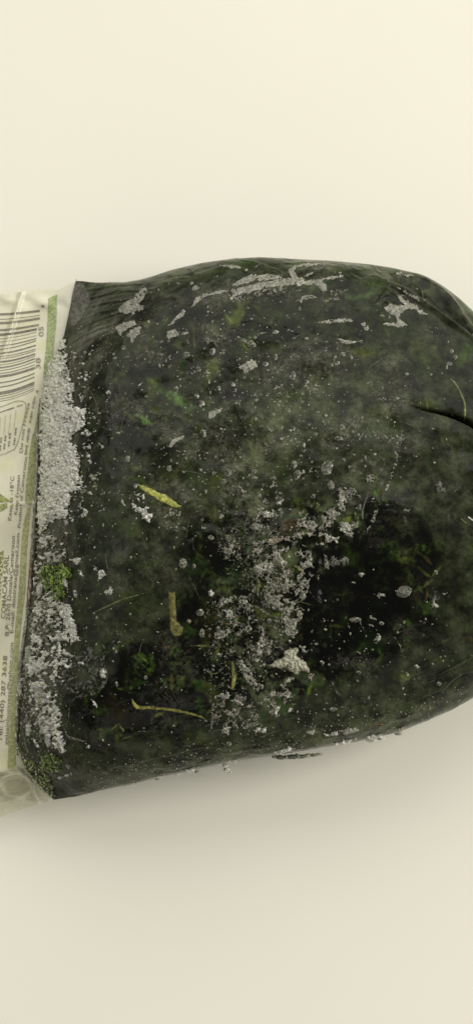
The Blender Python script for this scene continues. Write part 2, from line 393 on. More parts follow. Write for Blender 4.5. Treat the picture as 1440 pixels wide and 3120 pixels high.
fleck = np.where(front, np.clip(fleck, 0, 1.3) * (1 - 0.75 * sm(-20, 40, sdf_poly([(900, 1700), (1040, 1640), (1240, 1700), (1250, 1850), (1150, 1980), (1000, 2020), (890, 1990), (860, 1850)], x, y))), 0.2)
g1 = fbm(PX / 34, 4, 31); g2 = fbm(PX / 80, 2, 35); g3 = fbm(PX / 9, 3, 38)
col = np.zeros((len(Pf), 3))
base = np.array([0.0012, 0.0015, 0.0005]); green = np.array([0.022, 0.044, 0.005]); olive = np.array([0.040, 0.042, 0.006])
k1 = sm(0.50, 0.72, g1) * sm(0.35, 0.6, g3); k2 = sm(0.55, 0.75, g2) * sm(0.45, 0.7, g1)
col = base[None] * (0.5 + g3[:, None]) + green[None] * k1[:, None] + olive[None] * (0.7 * k2 * g3)[:, None]
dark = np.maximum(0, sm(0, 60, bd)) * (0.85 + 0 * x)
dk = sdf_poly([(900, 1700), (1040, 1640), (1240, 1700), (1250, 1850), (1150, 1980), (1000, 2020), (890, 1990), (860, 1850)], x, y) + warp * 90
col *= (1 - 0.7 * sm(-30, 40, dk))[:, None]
# soft greens seen deep below the film
def tint(polyg, c, soft=14, amt=1.0, o=None, k=None, wob=22):
    pts = Bz(polyg, o, k) if o else polyg
    b_ = np.array(pts); pad = soft + wob
    m_ = np.flatnonzero((x > b_[:, 0].min() - pad) & (x < b_[:, 0].max() + pad) & (y > b_[:, 1].min() - pad) & (y < b_[:, 1].max() + pad) & front)
    if not len(m_): return
    pit = 1 - 0.72 * sm(-20, 40, sdf_poly([(880, 1620), (1040, 1600), (1290, 1640), (1300, 1850), (1180, 1990), (1000, 2040), (890, 1990), (850, 1850)], x[m_], y[m_]))
    amt = amt * pit
    f = sm(-soft, soft, sdf_poly(pts, x[m_], y[m_]) + (fbm2(x[m_], y[m_], 14, 3, 8) - 0.5) * wob) * amt * (0.55 + 0.9 * g3[m_])
    col[m_] = col[m_] * (1 - np.clip(f, 0, 1))[:, None] + np.array(c)[None] * f[:, None]
    haze_sheen[m_] = haze_sheen[m_] * (1 - 0.55 * np.clip(f, 0, 1))
A = ((200, 760), 1.918); B = ((820, 760), 1.918); Cc = ((200, 1340), 1.918); Dd = ((620, 1400), 2.702); Ee = ((620, 1800), 2.702); Fz = ((100, 1900), 1.918); Gz = ((0, 1580), 3.303); Hz = ((0, 2000), 3.303); I4 = ((820, 1340), 1.918); J = ((700, 1900), 1.607)
GR = (0.085, 0.15, 0.04); OL = (0.085, 0.11, 0.02)
tint([(470, 750), (530, 760), (640, 840), (770, 915), (740, 945), (640, 910), (540, 830)], GR, 12, 1, *A)
tint([(825, 640), (880, 630), (905, 680), (860, 740), (825, 790), (815, 720)], OL, 10, 1, *A)
tint([(1010, 300), (1060, 290), (1040, 400), (1000, 450), (940, 460), (980, 380)], OL, 10, .7, *A)
tint([(400, 965), (450, 965), (515, 1020), (500, 1035), (440, 1000)], GR, 6, 1, *A)
tint([(270, 760), (370, 680), (380, 705), (300, 775)], OL, 8, .6, *A)
tint([(465, 420), (510, 410), (480, 470)], OL, 8, .7, *A)
tint([(1100, 330), (1130, 340), (1120, 380)], OL, 8, .6, *A)
tint([(440, 275), (590, 260), (580, 285), (460, 290)], GR, 8, .7, *B)
tint([(940, 545), (970, 560), (1010, 650), (950, 655)], OL, 10, .7, *B)
tint([(470, 590), (560, 560), (680, 590), (640, 620), (520, 630)], OL, 12, .6, *B)
tint([(800, 520), (880, 500), (900, 590), (820, 590)], OL, 12, .5, *B)
tint([(620, 240), (700, 215), (700, 260)], OL, 12, .5, *B)
tint([(750, 620), (830, 640), (840, 690), (780, 690)], OL, 9, .35, *I4)
tint([(990, 580), (1030, 620), (980, 600)], GR, 7, .2, *I4)
tint([(380, 455), (480, 455), (460, 490), (400, 490)], OL, 6, .8, *I4)
tint([(610, 900), (680, 900), (650, 990), (560, 990)], (0.02, 0.05, 0.008), 9, .25, *I4)
tint([(200, 900), (370, 900), (360, 1040), (200, 1020)], (0.012, 0.03, 0.006), 20, .7, *Dd)
tint([(640, 480), (760, 470), (780, 570), (640, 600)], (0.035, 0.022, 0.006), 12, .7, *Dd)
tint([(330, 110), (440, 130), (500, 180), (620, 200), (630, 250), (430, 190)], OL, 8, .9, *Ee)
tint([(0, 740), (80, 770), (150, 830), (70, 860), (20, 830)], (0.018, 0.035, 0.006), 5, 1, *Ee)
tint([(0, 60), (130, 150), (150, 330), (0, 420)], (0.02, 0.022, 0.005), 20, .8, *Ee)
tint([(920, 320), (1000, 330), (1080, 390), (1040, 410), (940, 380)], (0.016, 0.034, 0.007), 6, 1, *Fz)
tint([(450, 400), (620, 560), (500, 600), (430, 520)], (0.018, 0.016, 0.004), 26, .6, *Fz)
tint([(470, 640), (520, 640), (490, 700)], OL, 8, .7, *Fz)
tint([(830, 260), (885, 240), (880, 280), (840, 290)], OL, 6, .9, *J)
tint([(600, 390), (700, 410), (690, 430), (610, 410)], OL, 8, .7, *J)
tint([(0, 860), (60, 900), (0, 960)], OL, 8, .4, *J)

for i in range(330):      # slivers of leaf and stem seen through the film
    a_ = rng.uniform(200, 1440); b_ = rng.uniform(tgt_top(a_) + 40, tgt_bot(a_) - 30); L = rng.uniform(14, 70); wd_ = rng.uniform(2.5, 11); an = rng.uniform(0, math.pi); bd_ = rng.uniform(-.35, .35)
    c1, s1 = math.cos(an), math.sin(an); c2, s2 = math.cos(an + bd_), math.sin(an + bd_)
    m1 = (a_ + c1 * L / 2, b_ + s1 * L / 2); e1 = (m1[0] + c2 * L / 2, m1[1] + s2 * L / 2)
    ply = [(a_, b_), (m1[0] - s1 * wd_ / 2, m1[1] + c1 * wd_ / 2), e1, (m1[0] + s1 * wd_ / 2, m1[1] - c1 * wd_ / 2)]
    cc_ = [(0.07, 0.12, 0.014), (0.11, 0.13, 0.025), (0.025, 0.07, 0.01), (0.07, 0.05, 0.015), (0.002, 0.003, 0.001), (0.004, 0.006, 0.002)][rng.integers(6)]
    tint(ply, cc_, rng.uniform(2, 6), rng.uniform(.35, 1.0), None, None, rng.uniform(2, 8))

for i in range(60):
    a_ = rng.uniform(240, 1430); b_ = rng.uniform(tgt_top(a_) + 50, tgt_bot(a_) - 40); q0 = rng.uniform(0, 6); e_ = rng.uniform(.25, .7); r_ = rng.uniform(18, 60)
    tint([(a_ + r_ * math.cos(t_) * math.cos(q0) - r_ * e_ * math.sin(t_) * math.sin(q0), b_ + r_ * math.cos(t_) * math.sin(q0) + r_ * e_ * math.sin(t_) * math.cos(q0)) for t_ in np.linspace(0, 6.28, 9)[:-1]],
         [(0.03, 0.06, 0.008), (0.045, 0.055, 0.010), (0.012, 0.035, 0.006), (0.003, 0.005, 0.002)][i % 4], rng.uniform(5, 14), rng.uniform(.3, .8), None, None, 24)

Fq = []
ii, jj = np.meshgrid(np.arange(NX - 1), np.arange(NR), indexing='ij'); jn = (jj + 1) % NR
Fq = np.stack([ii * NR + jj, (ii + 1) * NR + jj, (ii + 1) * NR + jn, ii * NR + jn], 2).reshape(-1, 4)
body = add_mesh("film_body", Pd, Fq, m_film, bag, col, {'haze_sheen': haze_sheen, 'fleck': fleck})
body['label'] = "clear plastic film stretched tight over frozen dark green leaves"
# coarse copy of the near surface, only to find where a traced point meets the bag
sub = Pd.reshape(NX, NR, 3)[::2, ::2]; nx, nr = sub.shape[:2]
ii, jj = np.meshgrid(np.arange(nx - 1), np.arange(nr), indexing='ij'); jn = (jj + 1) % nr
Fs = np.stack([ii * nr + jj, (ii + 1) * nr + jj, (ii + 1) * nr + jn, ii * nr + jn], 2).reshape(-1, 4)
BVH = BVHTree.FromPolygons([tuple(v) for v in sub.reshape(-1, 3).tolist()], Fs.tolist())
camv = Vector(CAM)
def hit_bag(pxs, pys):
    d = rays(pxs, pys); Pn = np.zeros((len(d), 3)); Nn = np.zeros((len(d), 3)); ok = np.zeros(len(d), bool)
    for i, v in enumerate(d.tolist()):
        h, n, _, _ = BVH.ray_cast(camv, Vector(v), 2.0)
        if h is not None:
            if n.dot(Vector(v)) > 0: n = -n
            Pn[i] = h; Nn[i] = n; ok[i] = True
    return Pn, Nn, ok

# ------------------------------------------------------------------ patches that lie on a surface
def patch(name, sdf, box, colr, m, step=1.6, amp=8, nscale=9, base=0.00012, dome=0.0, k=6, rough=0.0, rscale=6, holes=0.0, hscale=4,
          cvar=0.35, cscale=4, rim=0.0, ridge=0.0, hole2=0.0, hscale2=26, hvar=0.25, hgrad=0.0, soft=2.2, clear=0.35, parent=None, seed=None, surf=None, kind=None, label=None):
    global _seed
    _seed += 1; sd = seed or _seed
    x0, y0, x1, y1 = box; pad = amp * 0.6 + 2
    xs = np.arange(x0 - pad, x1 + pad, step); ys = np.arange(y0 - pad, y1 + pad, step)
    gx, gy = np.meshgrid(xs, ys, indexing='ij'); fx, fy = gx.ravel(), gy.ravel()
    q = sdf(fx, fy) + (fbm2(fx, fy, nscale, 4, sd) - 0.5) * 2 * amp
    if holes > 0:
        hn = fbm2(fx, fy, hscale, 3, sd + 5); th_ = holes + hvar * (fbm2(fx, fy, 34, 2, sd + 6) - .5) + hgrad * (1 - np.clip(q / 30, 0, 1)); q = np.minimum(q, (hn - th_) * 4.5 * hscale)
    if hole2 > 0: q = np.minimum(q, (fbm2(fx, fy, hscale2, 3, 991) - hole2) * 90)
    mk = (q > 0).reshape(gx.shape)
    cell = mk[:-1, :-1] & mk[1:, :-1] & mk[1:, 1:] & mk[:-1, 1:]
    if not cell.any(): return None
    used = np.zeros(gx.shape, bool)
    used[:-1, :-1] |= cell; used[1:, :-1] |= cell; used[1:, 1:] |= cell; used[:-1, 1:] |= cell
    ui = np.flatnonzero(used.ravel()); ux, uy, uq = fx[ui], fy[ui], q[ui]
    Pn, Nn, ok = (surf or hit_bag)(ux, uy)
    edge = 1 - np.exp(-np.maximum(uq, 0) / k)
    rn = fbm2(ux, uy, rscale, 3, sd + 9)
    h = base * np.minimum(1, uq / 1.5) + dome * edge + rough * edge * rn * 1.6
    V = Pn + Nn * h[:, None]
    idx = np.full(gx.size, -1); idx[ui[ok]] = np.arange(ok.sum())
    ci, cj = np.nonzero(cell); n1 = gx.shape[1]
    Fc = np.stack([idx[ci * n1 + cj], idx[(ci + 1) * n1 + cj], idx[(ci + 1) * n1 + cj + 1], idx[ci * n1 + cj + 1]], 1)
    Fc = Fc[(Fc >= 0).all(1)]
    if len(Fc) < 2: return None
    cn = fbm2(ux, uy, cscale, 2, sd + 13)
    kk = 1 + (cn - 0.5) * 2 * cvar * 1.6
    if ridge:
        rn2 = 1 - np.abs(2 * fbm2(ux + 4 * rn * 3, uy, 4.5, 2, sd + 21) - 1); kk = kk * (1 - ridge * .75 + ridge * 2.4 * sm(.80, .99, rn2))
    if rim: kk = kk * (1 - rim * 0.5 + rim * 1.2 * np.exp(-(uq / 2.2) ** 2))
    cc = np.array(colr)[None] * np.clip(kk, 0.15, 2.2)[:, None] if not callable(colr) else colr(ux, uy) * np.clip(kk, 0.15, 2.2)[:, None]
    clar = np.exp(-np.maximum(uq, 0) / soft) * 0.85 + clear * (1 - sm(.35, .65, fbm2(ux, uy, 7, 2, sd + 31)))
    ob = add_mesh(name, V[ok], Fc, m, parent or bag, np.clip(cc[ok], 0, 0.85), {'clarity': np.clip(clar, 0, .95)[ok]})
    if kind: ob['kind'] = kind
    if label: ob['label'] = label
    return ob
_seed = 100
def bbox(p): p = np.array(p); return p[:, 0].min(), p[:, 1].min(), p[:, 0].max(), p[:, 1].max()
def T(p, o): return [(o[0][0] + a / o[1], o[0][1] + b / o[1]) for a, b in p]
def pp(name, pts, o, colr, m, **kw):
    p = T(pts, o) if o else pts
    return patch(name, lambda a, b: sdf_poly(p, a, b), bbox(p), colr, m, **kw)
def pl(name, pts, wid, o, colr, m, **kw):
    p = T(pts, o) if o else pts
    sp = spline(p, 5); wd = np.interp(np.linspace(0, 1, len(sp)), np.linspace(0, 1, len(np.atleast_1d(wid))), np.atleast_1d(wid))
    bb = bbox(p); mw = float(np.max(wid))
    return patch(name, lambda a, b: sdf_line(sp, wd, a, b), (bb[0] - mw, bb[1] - mw, bb[2] + mw, bb[3] + mw), colr, m, **kw)

SM = (0.33, 0.33, 0.265); FR = (0.72, 0.72, 0.62); FD = (0.40, 0.395, 0.32); BR = (0.82, 0.82, 0.72)
# ---- thin smears of ice under the film, upper part
sme = dict(amp=7, nscale=9, base=0.0001, rough=0.0002, cvar=0.35, cscale=5, rim=0.5, ridge=.25, holes=.24, hscale=6, hvar=.3, soft=1.0, clear=.22)
for pts, o in [
    ([(310, 345), (345, 310), (400, 275), (440, 230), (475, 215), (480, 240), (455, 290), (425, 320), (460, 330), (455, 355), (400, 365), (350, 380), (315, 370)], A),
    ([(290, 455), (340, 425), (400, 418), (420, 440), (370, 460), (330, 490), (325, 515), (300, 480)], A),
    ([(400, 450), (448, 445), (440, 480), (415, 520), (385, 548), (375, 515), (340, 510), (375, 480)], A),
    ([(590, 450), (650, 385), (685, 350), (700, 362), (685, 390), (620, 440)], A),
    ([(590, 475), (640, 465), (660, 490), (715, 475), (715, 495), (640, 515), (600, 530), (590, 500)], A),
    ([(730, 230), (760, 208), (785, 218), (765, 238), (740, 245)], A),
    ([(735, 340), (750, 290), (800, 262), (870, 243), (930, 236), (965, 248), (880, 266), (810, 284), (772, 304), (755, 335)], A),
    ([(965, 210), (1000, 180), (1080, 150), (1170, 145), (1240, 150), (1280, 170), (1200, 180), (1100, 185), (1040, 205), (985, 218)], A),
    ([(940, 240), (1000, 226), (1060, 215), (1110, 192), (1200, 186), (1280, 188), (1300, 205), (1200, 225), (1120, 240), (1060, 262), (1020, 262), (965, 300), (950, 285), (975, 260)], A),
    ([(0, 185), (60, 175), (120, 165), (105, 120), (150, 95), (230, 80), (305, 75), (295, 95), (220, 105), (160, 110), (145, 130), (175, 165), (230, 140), (270, 125), (265, 140), (200, 165), (215, 180), (300, 170), (400, 150), (435, 145), (430, 165), (360, 175), (310, 180), (335, 215), (335, 240), (315, 250), (280, 220), (250, 205), (160, 212), (60, 215), (0, 205)], B),
    ([(668, 345), (705, 318), (780, 325), (740, 262), (760, 265), (800, 300), (850, 320), (870, 345), (930, 378), (920, 388), (880, 380), (850, 350), (815, 350), (770, 375), (755, 400), (790, 425), (805, 440), (770, 458), (700, 450), (655, 440), (680, 428), (740, 425), (730, 390), (690, 370)], B),
    ([(265, 430), (330, 412), (420, 405), (470, 403), (490, 422), (420, 427), (330, 434)], B),
    ([(525, 425), (560, 430), (580, 465), (570, 478), (545, 455)], B),
    ([(380, 515), (420, 520), (470, 530), (540, 533), (470, 555), (420, 548)], B),
    ([(740, 218), (800, 240), (850, 270), (905, 308), (880, 305), (820, 275)], B),
    ([(175, 300), (190, 275), (240, 265), (290, 282), (250, 290), (205, 292), (185, 320)], B),
    ([(370, 130), (420, 133), (430, 142), (380, 142)], B),
    ([(730, 130), (770, 135), (850, 155), (800, 160), (740, 145)], B),
    ([(835, 945), (880, 935), (910, 928), (905, 950), (870, 975), (845, 998), (835, 975)], A),
    ([(605, 1130), (640, 1100), (690, 1090), (685, 1110), (640, 1130), (615, 1160), (600, 1155)], A),
    ([(995, 690), (1040, 670), (1080, 645), (1110, 650), (1125, 690), (1075, 710), (1050, 735), (1035, 705)], A),
    ([(170, 297), (205, 280), (225, 268), (252, 268), (245, 285), (215, 292)], Dd)]:
    pp("ice_smear", pts, o, SM, m_smear, **sme)
pp("ice_smear", [(45, 195), (110, 200), (125, 235), (140, 270), (150, 310), (120, 370), (60, 450), (14, 440), (28, 310), (42, 230)], A, (0.115, 0.113, 0.09), m_smear, amp=6, nscale=14, cvar=0.25, cscale=14, base=0.0001)
pp("ice_smear", [(905, 95), (960, 90), (1010, 100), (1060, 115), (1062, 130), (1000, 112), (930, 108)], A, SM, m_smear, **sme)
for i in range(46):
    a = rng.uniform(330, 1300); b = tgt_top(a) + rng.uniform(20, 260); L = rng.uniform(8, 34); an = rng.uniform(-.6, .3); v = rng.uniform(.09, .22)
    pl("ice_smear", [(a, b), (a + L * .5 * math.cos(an), b + L * .5 * math.sin(an) + rng.uniform(-4, 4)), (a + L * math.cos(an), b + L * math.sin(an))], [2, rng.uniform(4, 10), 3], None, (v, v, v * .78), m_smear, **{**sme, 'amp': 4})
# speckled smears under the big one
for pts, o, ho in [([(950, 300), (1000, 262), (1120, 245), (1260, 205), (1300, 230), (1200, 262), (1080, 290), (990, 325)], A, .46),
                   ([(300, 240), (440, 230), (510, 228), (490, 248), (400, 262), (400, 300), (330, 310), (300, 290)], B, .52),
                   ([(0, 230), (110, 215), (100, 260), (30, 280), (0, 270)], B, .47), ([(870, 455), (930, 440), (990, 460), (1025, 520), (990, 520), (940, 490), (890, 470)], B, .52),
                   ([(200, 780), (270, 790), (350, 800), (330, 840), (260, 860), (210, 830)], B, .50), ([(0, 760), (80, 790), (150, 790), (120, 860), (40, 860), (0, 800)], B, .52),
                   ([(540, 750), (600, 770), (670, 800), (665, 820), (590, 795), (550, 775)], B, .5), ([(585, 900), (620, 870), (690, 866), (715, 882), (640, 888), (600, 910)], B, .44),
                   ([(440, 1100), (560, 1070), (640, 1060), (620, 1090), (520, 1115), (450, 1125)], B, .52), ([(700, 1060), (760, 1040), (800, 1080), (830, 1170), (800, 1200), (760, 1150), (720, 1180)], B, .56),
                   ([(730, 0), (765, 10), (745, 130), (715, 230), (660, 340), (620, 470), (560, 560), (540, 550), (600, 450), (660, 320), (710, 200), (725, 100)], I4, .46),
                   ([(570, 400), (620, 390), (680, 420), (668, 470), (655, 535), (600, 535), (568, 500)], Cc, .46),
                   ([(700, 690), (830, 640), (900, 640), (900, 720), (780, 760), (700, 740)], A, .60), ([(520, 600), (620, 620), (640, 720), (560, 720)], A, .58), ([(620, 60), (760, 60), (900, 90), (880, 120), (700, 110)], Cc, .56),
                   ([(560, 215), (600, 195), (630, 215), (610, 250), (570, 250)], I4, .42), ([(200, 1130), (240, 1110), (420, 1110), (470, 1140), (460, 1189), (240, 1189)], Cc, .6)]:
    pp("frost_speckle", pts, o, (0.25, 0.245, 0.19), m_frost, amp=7, nscale=10, holes=ho, hscale=5, base=0.0001, rough=0.0002, cvar=0.5, cscale=3, kind='stuff')

# ---- frost lumps, middle and left
rgh = dict(amp=11, hole2=.40, nscale=8, base=0.0001, dome=0.00025, rough=0.0005, rscale=4, cvar=0.6, cscale=3.2, rim=0.35, ridge=.4, holes=.30, hscale=7)
for pts, o, cl in [
    ([(405, 310), (440, 300), (470, 315), (460, 350), (430, 360), (405, 335)], Cc, FR), ([(370, 330), (390, 345), (410, 380), (450, 400), (490, 385), (510, 430), (495, 485), (455, 475), (430, 430), (390, 405)], Cc, FR),
    ([(305, 340), (330, 335), (355, 385), (330, 390)], Cc, FD), ([(90, 450), (110, 405), (135, 410), (130, 450), (100, 468)], Cc, FR), ([(60, 380), (90, 370), (95, 395), (75, 400)], Cc, FR),
    ([(130, 210), (165, 200), (195, 205), (190, 240), (150, 245)], Cc, (0.34, 0.36, 0.24)), ([(160, 265), (210, 265), (190, 300), (170, 295)], Cc, (0.34, 0.36, 0.22)), ([(80, 300), (115, 275), (135, 300), (95, 325)], Cc, (0.34, 0.36, 0.24)), ([(135, 305), (165, 295), (160, 330), (140, 325)], Cc, FR),
    ([(1005, 270), (1030, 280), (1055, 300), (1035, 318)], Cc, FD), ([(1150, 258), (1180, 265), (1155, 300), (1138, 340), (1118, 330), (1130, 290)], Cc, SM),
    ([(185, 780), (215, 770), (237, 785), (225, 815), (195, 815)], Cc, FR), ([(168, 735), (186, 745), (182, 778), (172, 765)], Cc, FR), ([(262, 815), (285, 818), (280, 838), (258, 835)], Cc, FR), ([(240, 862), (270, 845), (290, 865), (280, 900), (255, 905), (222, 906)], Cc, FR),
    ([(835, 875), (855, 872), (885, 910), (850, 930), (838, 905)], Cc, FR), ([(50, 690), (85, 685), (95, 715), (70, 735), (50, 715)], Cc, FR), ([(80, 760), (105, 775), (100, 800), (82, 790)], Cc, FR), ([(50, 880), (65, 880), (72, 915), (58, 928)], Cc, FR),
    ([(195, 1120), (215, 1100), (240, 1100), (235, 1140), (215, 1160), (195, 1145)], A, FR), ([(115, 1070), (150, 1060), (155, 1085), (125, 1105)], A, FR), ([(75, 1145), (130, 1125), (155, 1140), (150, 1170), (90, 1172)], A, FR), ([(222, 838), (255, 823), (265, 838), (235, 852)], A, FR), ([(80, 850), (105, 840), (115, 870), (95, 890)], A, FR), ([(405, 805), (465, 768), (440, 802)], A, FR),
    ([(540, 240), (570, 140), (590, 150), (600, 230), (580, 280), (540, 290)], Dd, FD), ([(560, 360), (600, 338), (655, 328), (640, 372), (600, 385)], Dd, FR), ([(430, 460), (480, 420), (550, 415), (590, 465), (540, 500), (440, 495)], Dd, FD), ([(360, 560), (430, 545), (525, 520), (510, 562), (430, 588)], Dd, FD),
    ([(740, 490), (800, 510), (900, 495), (945, 540), (900, 605), (860, 570), (800, 562), (760, 530)], Dd, FD), ([(730, 612), (820, 596), (900, 618), (960, 598), (1040, 615), (1120, 635), (1100, 685), (1000, 672), (940, 652), (850, 632), (760, 644)], Dd, FD),
    ([(1100, 270), (1140, 258), (1170, 330), (1200, 380), (1205, 450), (1140, 440), (1110, 400)], Dd, FD), ([(1010, 440), (1080, 408), (1112, 450), (1070, 497), (1030, 482)], Dd, FD), ([(1120, 540), (1189, 518), (1230, 560), (1230, 640), (1130, 625)], Dd, FD),
    ([(490, 650), (560, 640), (640, 625), (710, 640), (690, 672), (620, 688), (570, 706), (520, 690)], Dd, (0.34, 0.29, 0.21)),
    ([(560, 780), (620, 738), (700, 728), (712, 800), (690, 852), (630, 872), (568, 830)], Dd, FD), ([(728, 740), (800, 728), (832, 790), (810, 832), (758, 812)], Dd, FD), ([(800, 860), (860, 828), (930, 868), (942, 902), (880, 892)], Dd, FD),
    ([(395, 890), (480, 848), (560, 848), (592, 880), (540, 922), (428, 932)], Dd, FD), ([(540, 930), (620, 938), (680, 958), (742, 1000), (752, 1060), (700, 1102), (650, 1102), (618, 1050), (608, 990), (560, 962)], Dd, (0.23, 0.225, 0.165)),
    ([(778, 1000), (840, 973), (892, 990), (880, 1050), (840, 1112), (788, 1090)], Dd, (0.23, 0.225, 0.17)), ([(980, 780), (1060, 788), (1110, 820), (1189, 798), (1200, 870), (1100, 862), (1020, 922), (988, 900)], Dd, (0.15, 0.15, 0.115)),
    ([(35, 1130), (60, 1068), (108, 1115), (70, 1147)], Dd, FR), ([(1070, 215), (1160, 250), (1240, 240), (1280, 300), (1300, 420), (1270, 560), (1220, 600), (1210, 480), (1230, 380), (1180, 320), (1100, 280)], Dd, (0.14, 0.14, 0.10)),
    ([(530, 20), (620, 50), (700, 56), (762, 110), (822, 190), (822, 232), (772, 260), (782, 342), (740, 388), (660, 362), (628, 290), (640, 180), (558, 142), (528, 80)], Ee, (0.25, 0.25, 0.185)),
    ([(158, 60), (240, 48), (252, 92), (170, 112)], Ee, FD), ([(298, 80), (362, 68), (352, 132), (308, 122)], Ee, FD), ([(158, 150), (210, 128), (252, 190), (230, 232), (178, 212)], Ee, FR), ([(108, 380), (160, 368), (217, 308), (202, 372), (160, 408), (113, 402)], Ee, FD), ([(328, 320), (370, 288), (432, 320), (422, 352), (370, 372)], Ee, FD),
    ([(450, 400), (480, 298), (507, 330), (502, 400), (482, 500), (462, 602), (408, 592), (382, 540), (430, 490)], Ee, FD), ([(268, 570), (312, 563), (382, 650), (372, 692), (298, 642)], Ee, FD), ([(328, 680), (400, 698), (462, 760), (472, 802), (420, 842), (388, 782), (338, 750)], Ee, FD),
    ([(458, 770), (560, 778), (602, 860), (542, 902), (438, 952), (478, 892), (518, 870)], Ee, (0.28, 0.28, 0.21)), ([(638, 840), (690, 818), (732, 870), (690, 892), (618, 862)], Ee, FD), ([(648, 760), (690, 708), (752, 708), (740, 742), (690, 762), (670, 792)], Ee, FD),
    ([(388, 980), (440, 968), (492, 1000), (440, 1062), (368, 1042)], Ee, (0.24, 0.24, 0.19)), ([(248, 1090), (320, 1083), (342, 1120), (270, 1142)], Ee, (0.24, 0.24, 0.19)), ([(600, 938), (632, 960), (620, 1032), (560, 1022), (508, 978), (540, 978), (580, 1000)], Ee, FR), ([(700, 968), (752, 973), (745, 997), (688, 1002)], Ee, FR), ([(688, 928), (752, 926), (742, 952)], Ee, FD), ([(838, 658), (902, 690), (885, 752), (860, 720)], Ee, FD),
    ([(368, 1152), (450, 1128), (542, 1128), (500, 1162)], Ee, FR), ([(138, 1100), (232, 1098), (210, 1182), (148, 1172)], Ee, FD), ([(58, 872), (200, 828), (292, 900), (312, 942), (240, 912), (100, 882)], Ee, FD), ([(780, 438), (852, 458), (852, 502), (808, 512), (788, 490)], Ee, FD), ([(858, 478), (912, 488), (902, 507)], Ee, FR), ([(948, 573), (1002, 600), (970, 614)], Ee, FR),
    ([(1080, 1), (1115, 55), (1140, 20), (1160, 50), (1110, 90)], Fz, FD), ([(735, 880), (800, 850), (830, 880), (800, 915), (745, 905)], I4, FR), ([(910, 945), (960, 935), (990, 975), (940, 985)], I4, FD), ([(1010, 895), (1040, 890), (1045, 930), (1020, 925)], I4, FD), ([(610, 900), (660, 895), (680, 915), (630, 922)], I4, FD), ([(510, 770), (560, 780), (555, 805), (520, 800)], I4, FD),
    ([(590, 1120), (640, 1135), (660, 1150), (630, 1185), (605, 1175)], I4, FD), ([(950, 250), (1000, 240), (1030, 310), (980, 320)], I4, (0.09, 0.09, 0.07)), ([(770, 400), (820, 405), (830, 440), (790, 430)], I4, (0.12, 0.12, 0.09))]:
    pp("frost_lump", pts, o, cl, m_frost, **rgh)
pp("frost_lump", [(660, 490), (710, 463), (780, 468), (770, 530), (840, 590), (872, 640), (862, 668), (800, 662), (770, 692), (700, 667), (680, 620), (640, 642), (560, 637), (518, 610), (600, 568), (650, 538)], Ee, (0.42, 0.42, 0.31), m_frost, amp=7, nscale=9, dome=0.0008, rough=0.0008, rscale=4, cvar=0.45, cscale=3, label="pale star shaped lump of frost")

for pts, o, ho, v in [([(560, 240), (640, 330), (900, 470), (1180, 330), (1260, 560), (1000, 700), (700, 720), (620, 860), (440, 900), (360, 700), (480, 640), (380, 560), (440, 400)], Dd, .42, .20),
                      ([(380, 880), (560, 760), (900, 740), (960, 900), (900, 1120), (760, 1189), (420, 1189)], Dd, .40, .19), ([(120, 60), (600, 0), (820, 160), (780, 380), (640, 380), (500, 640), (300, 600), (100, 420)], Ee, .42, .18),
                      ([(260, 560), (480, 700), (640, 760), (740, 860), (640, 1040), (340, 1140), (60, 1120), (60, 900), (300, 840)], Ee, .41, .19), ([(80, 600), (330, 680), (360, 860), (160, 820)], Dd, .43, .18)]:
    pp("frost_speckle", pts, o, (v, v * .97, v * .74), m_smear, amp=14, nscale=22, holes=ho, hscale=8, base=0.0001, rough=0.0003, cvar=0.7, cscale=3, ridge=.7, hole2=.50, kind='stuff')
RE = LEFT.copy()
def zl(px_, py_):
    px_ = np.asarray(px_, float); py_ = np.asarray(py_, float)
    e = np.interp(py_, RE[:, 1], RE[:, 0]); d = np.clip(e - px_, 0, 400)
    z = 0.0150 - d * 1.6e-5 + 0.0010 * np.sin(py_ / 190 + px_ / 160) * sm(0, 60, d)
    z = z + 0.0006 * np.sin(py_ / 47 + px_ / 70) * sm(10, 70, d) + 0.0007 * np.exp(-((py_ - 910 - 0.1 * px_) / 16) ** 2) * (np.sin(px_ / 17) + .3)
    z = z + 0.0012 * np.exp(-((px_ - 50 + (py_ - 950) * .30) / 9) ** 2) * sm(1150, 1050, py_)
    z = z + 0.0003 * np.exp(-((py_ - 1535) / 7) ** 2) * sm(30, 70, px_)
    z = z - 0.004 * sm(2150, 2480, py_)
    return z
def on_label(off=0.0):
    def f(px_, py_):
        z = zl(px_, py_) + off; d = rays(px_, py_); t = (z - CAM[2]) / d[:, 2]
        return CAM[None] + d * t[:, None], np.tile(np.array([0, 0, 1.0]), (len(z), 1)), np.ones(len(z), bool)
    return f
def bag_or_label(px_, py_):
    Pn, Nn, ok = hit_bag(px_, py_); Pl, Nl, _ = on_label(0.0003)(px_, py_)
    Pn[~ok] = Pl[~ok]; Nn[~ok] = Nl[~ok]
    low = ok & (px_ < np.interp(py_, LEFT[:, 1], LEFT[:, 0]) + 6) & (Pn[:, 2] < Pl[:, 2]); Pn[low] = Pl[low]
    return Pn, Nn, np.ones(len(Pn), bool)
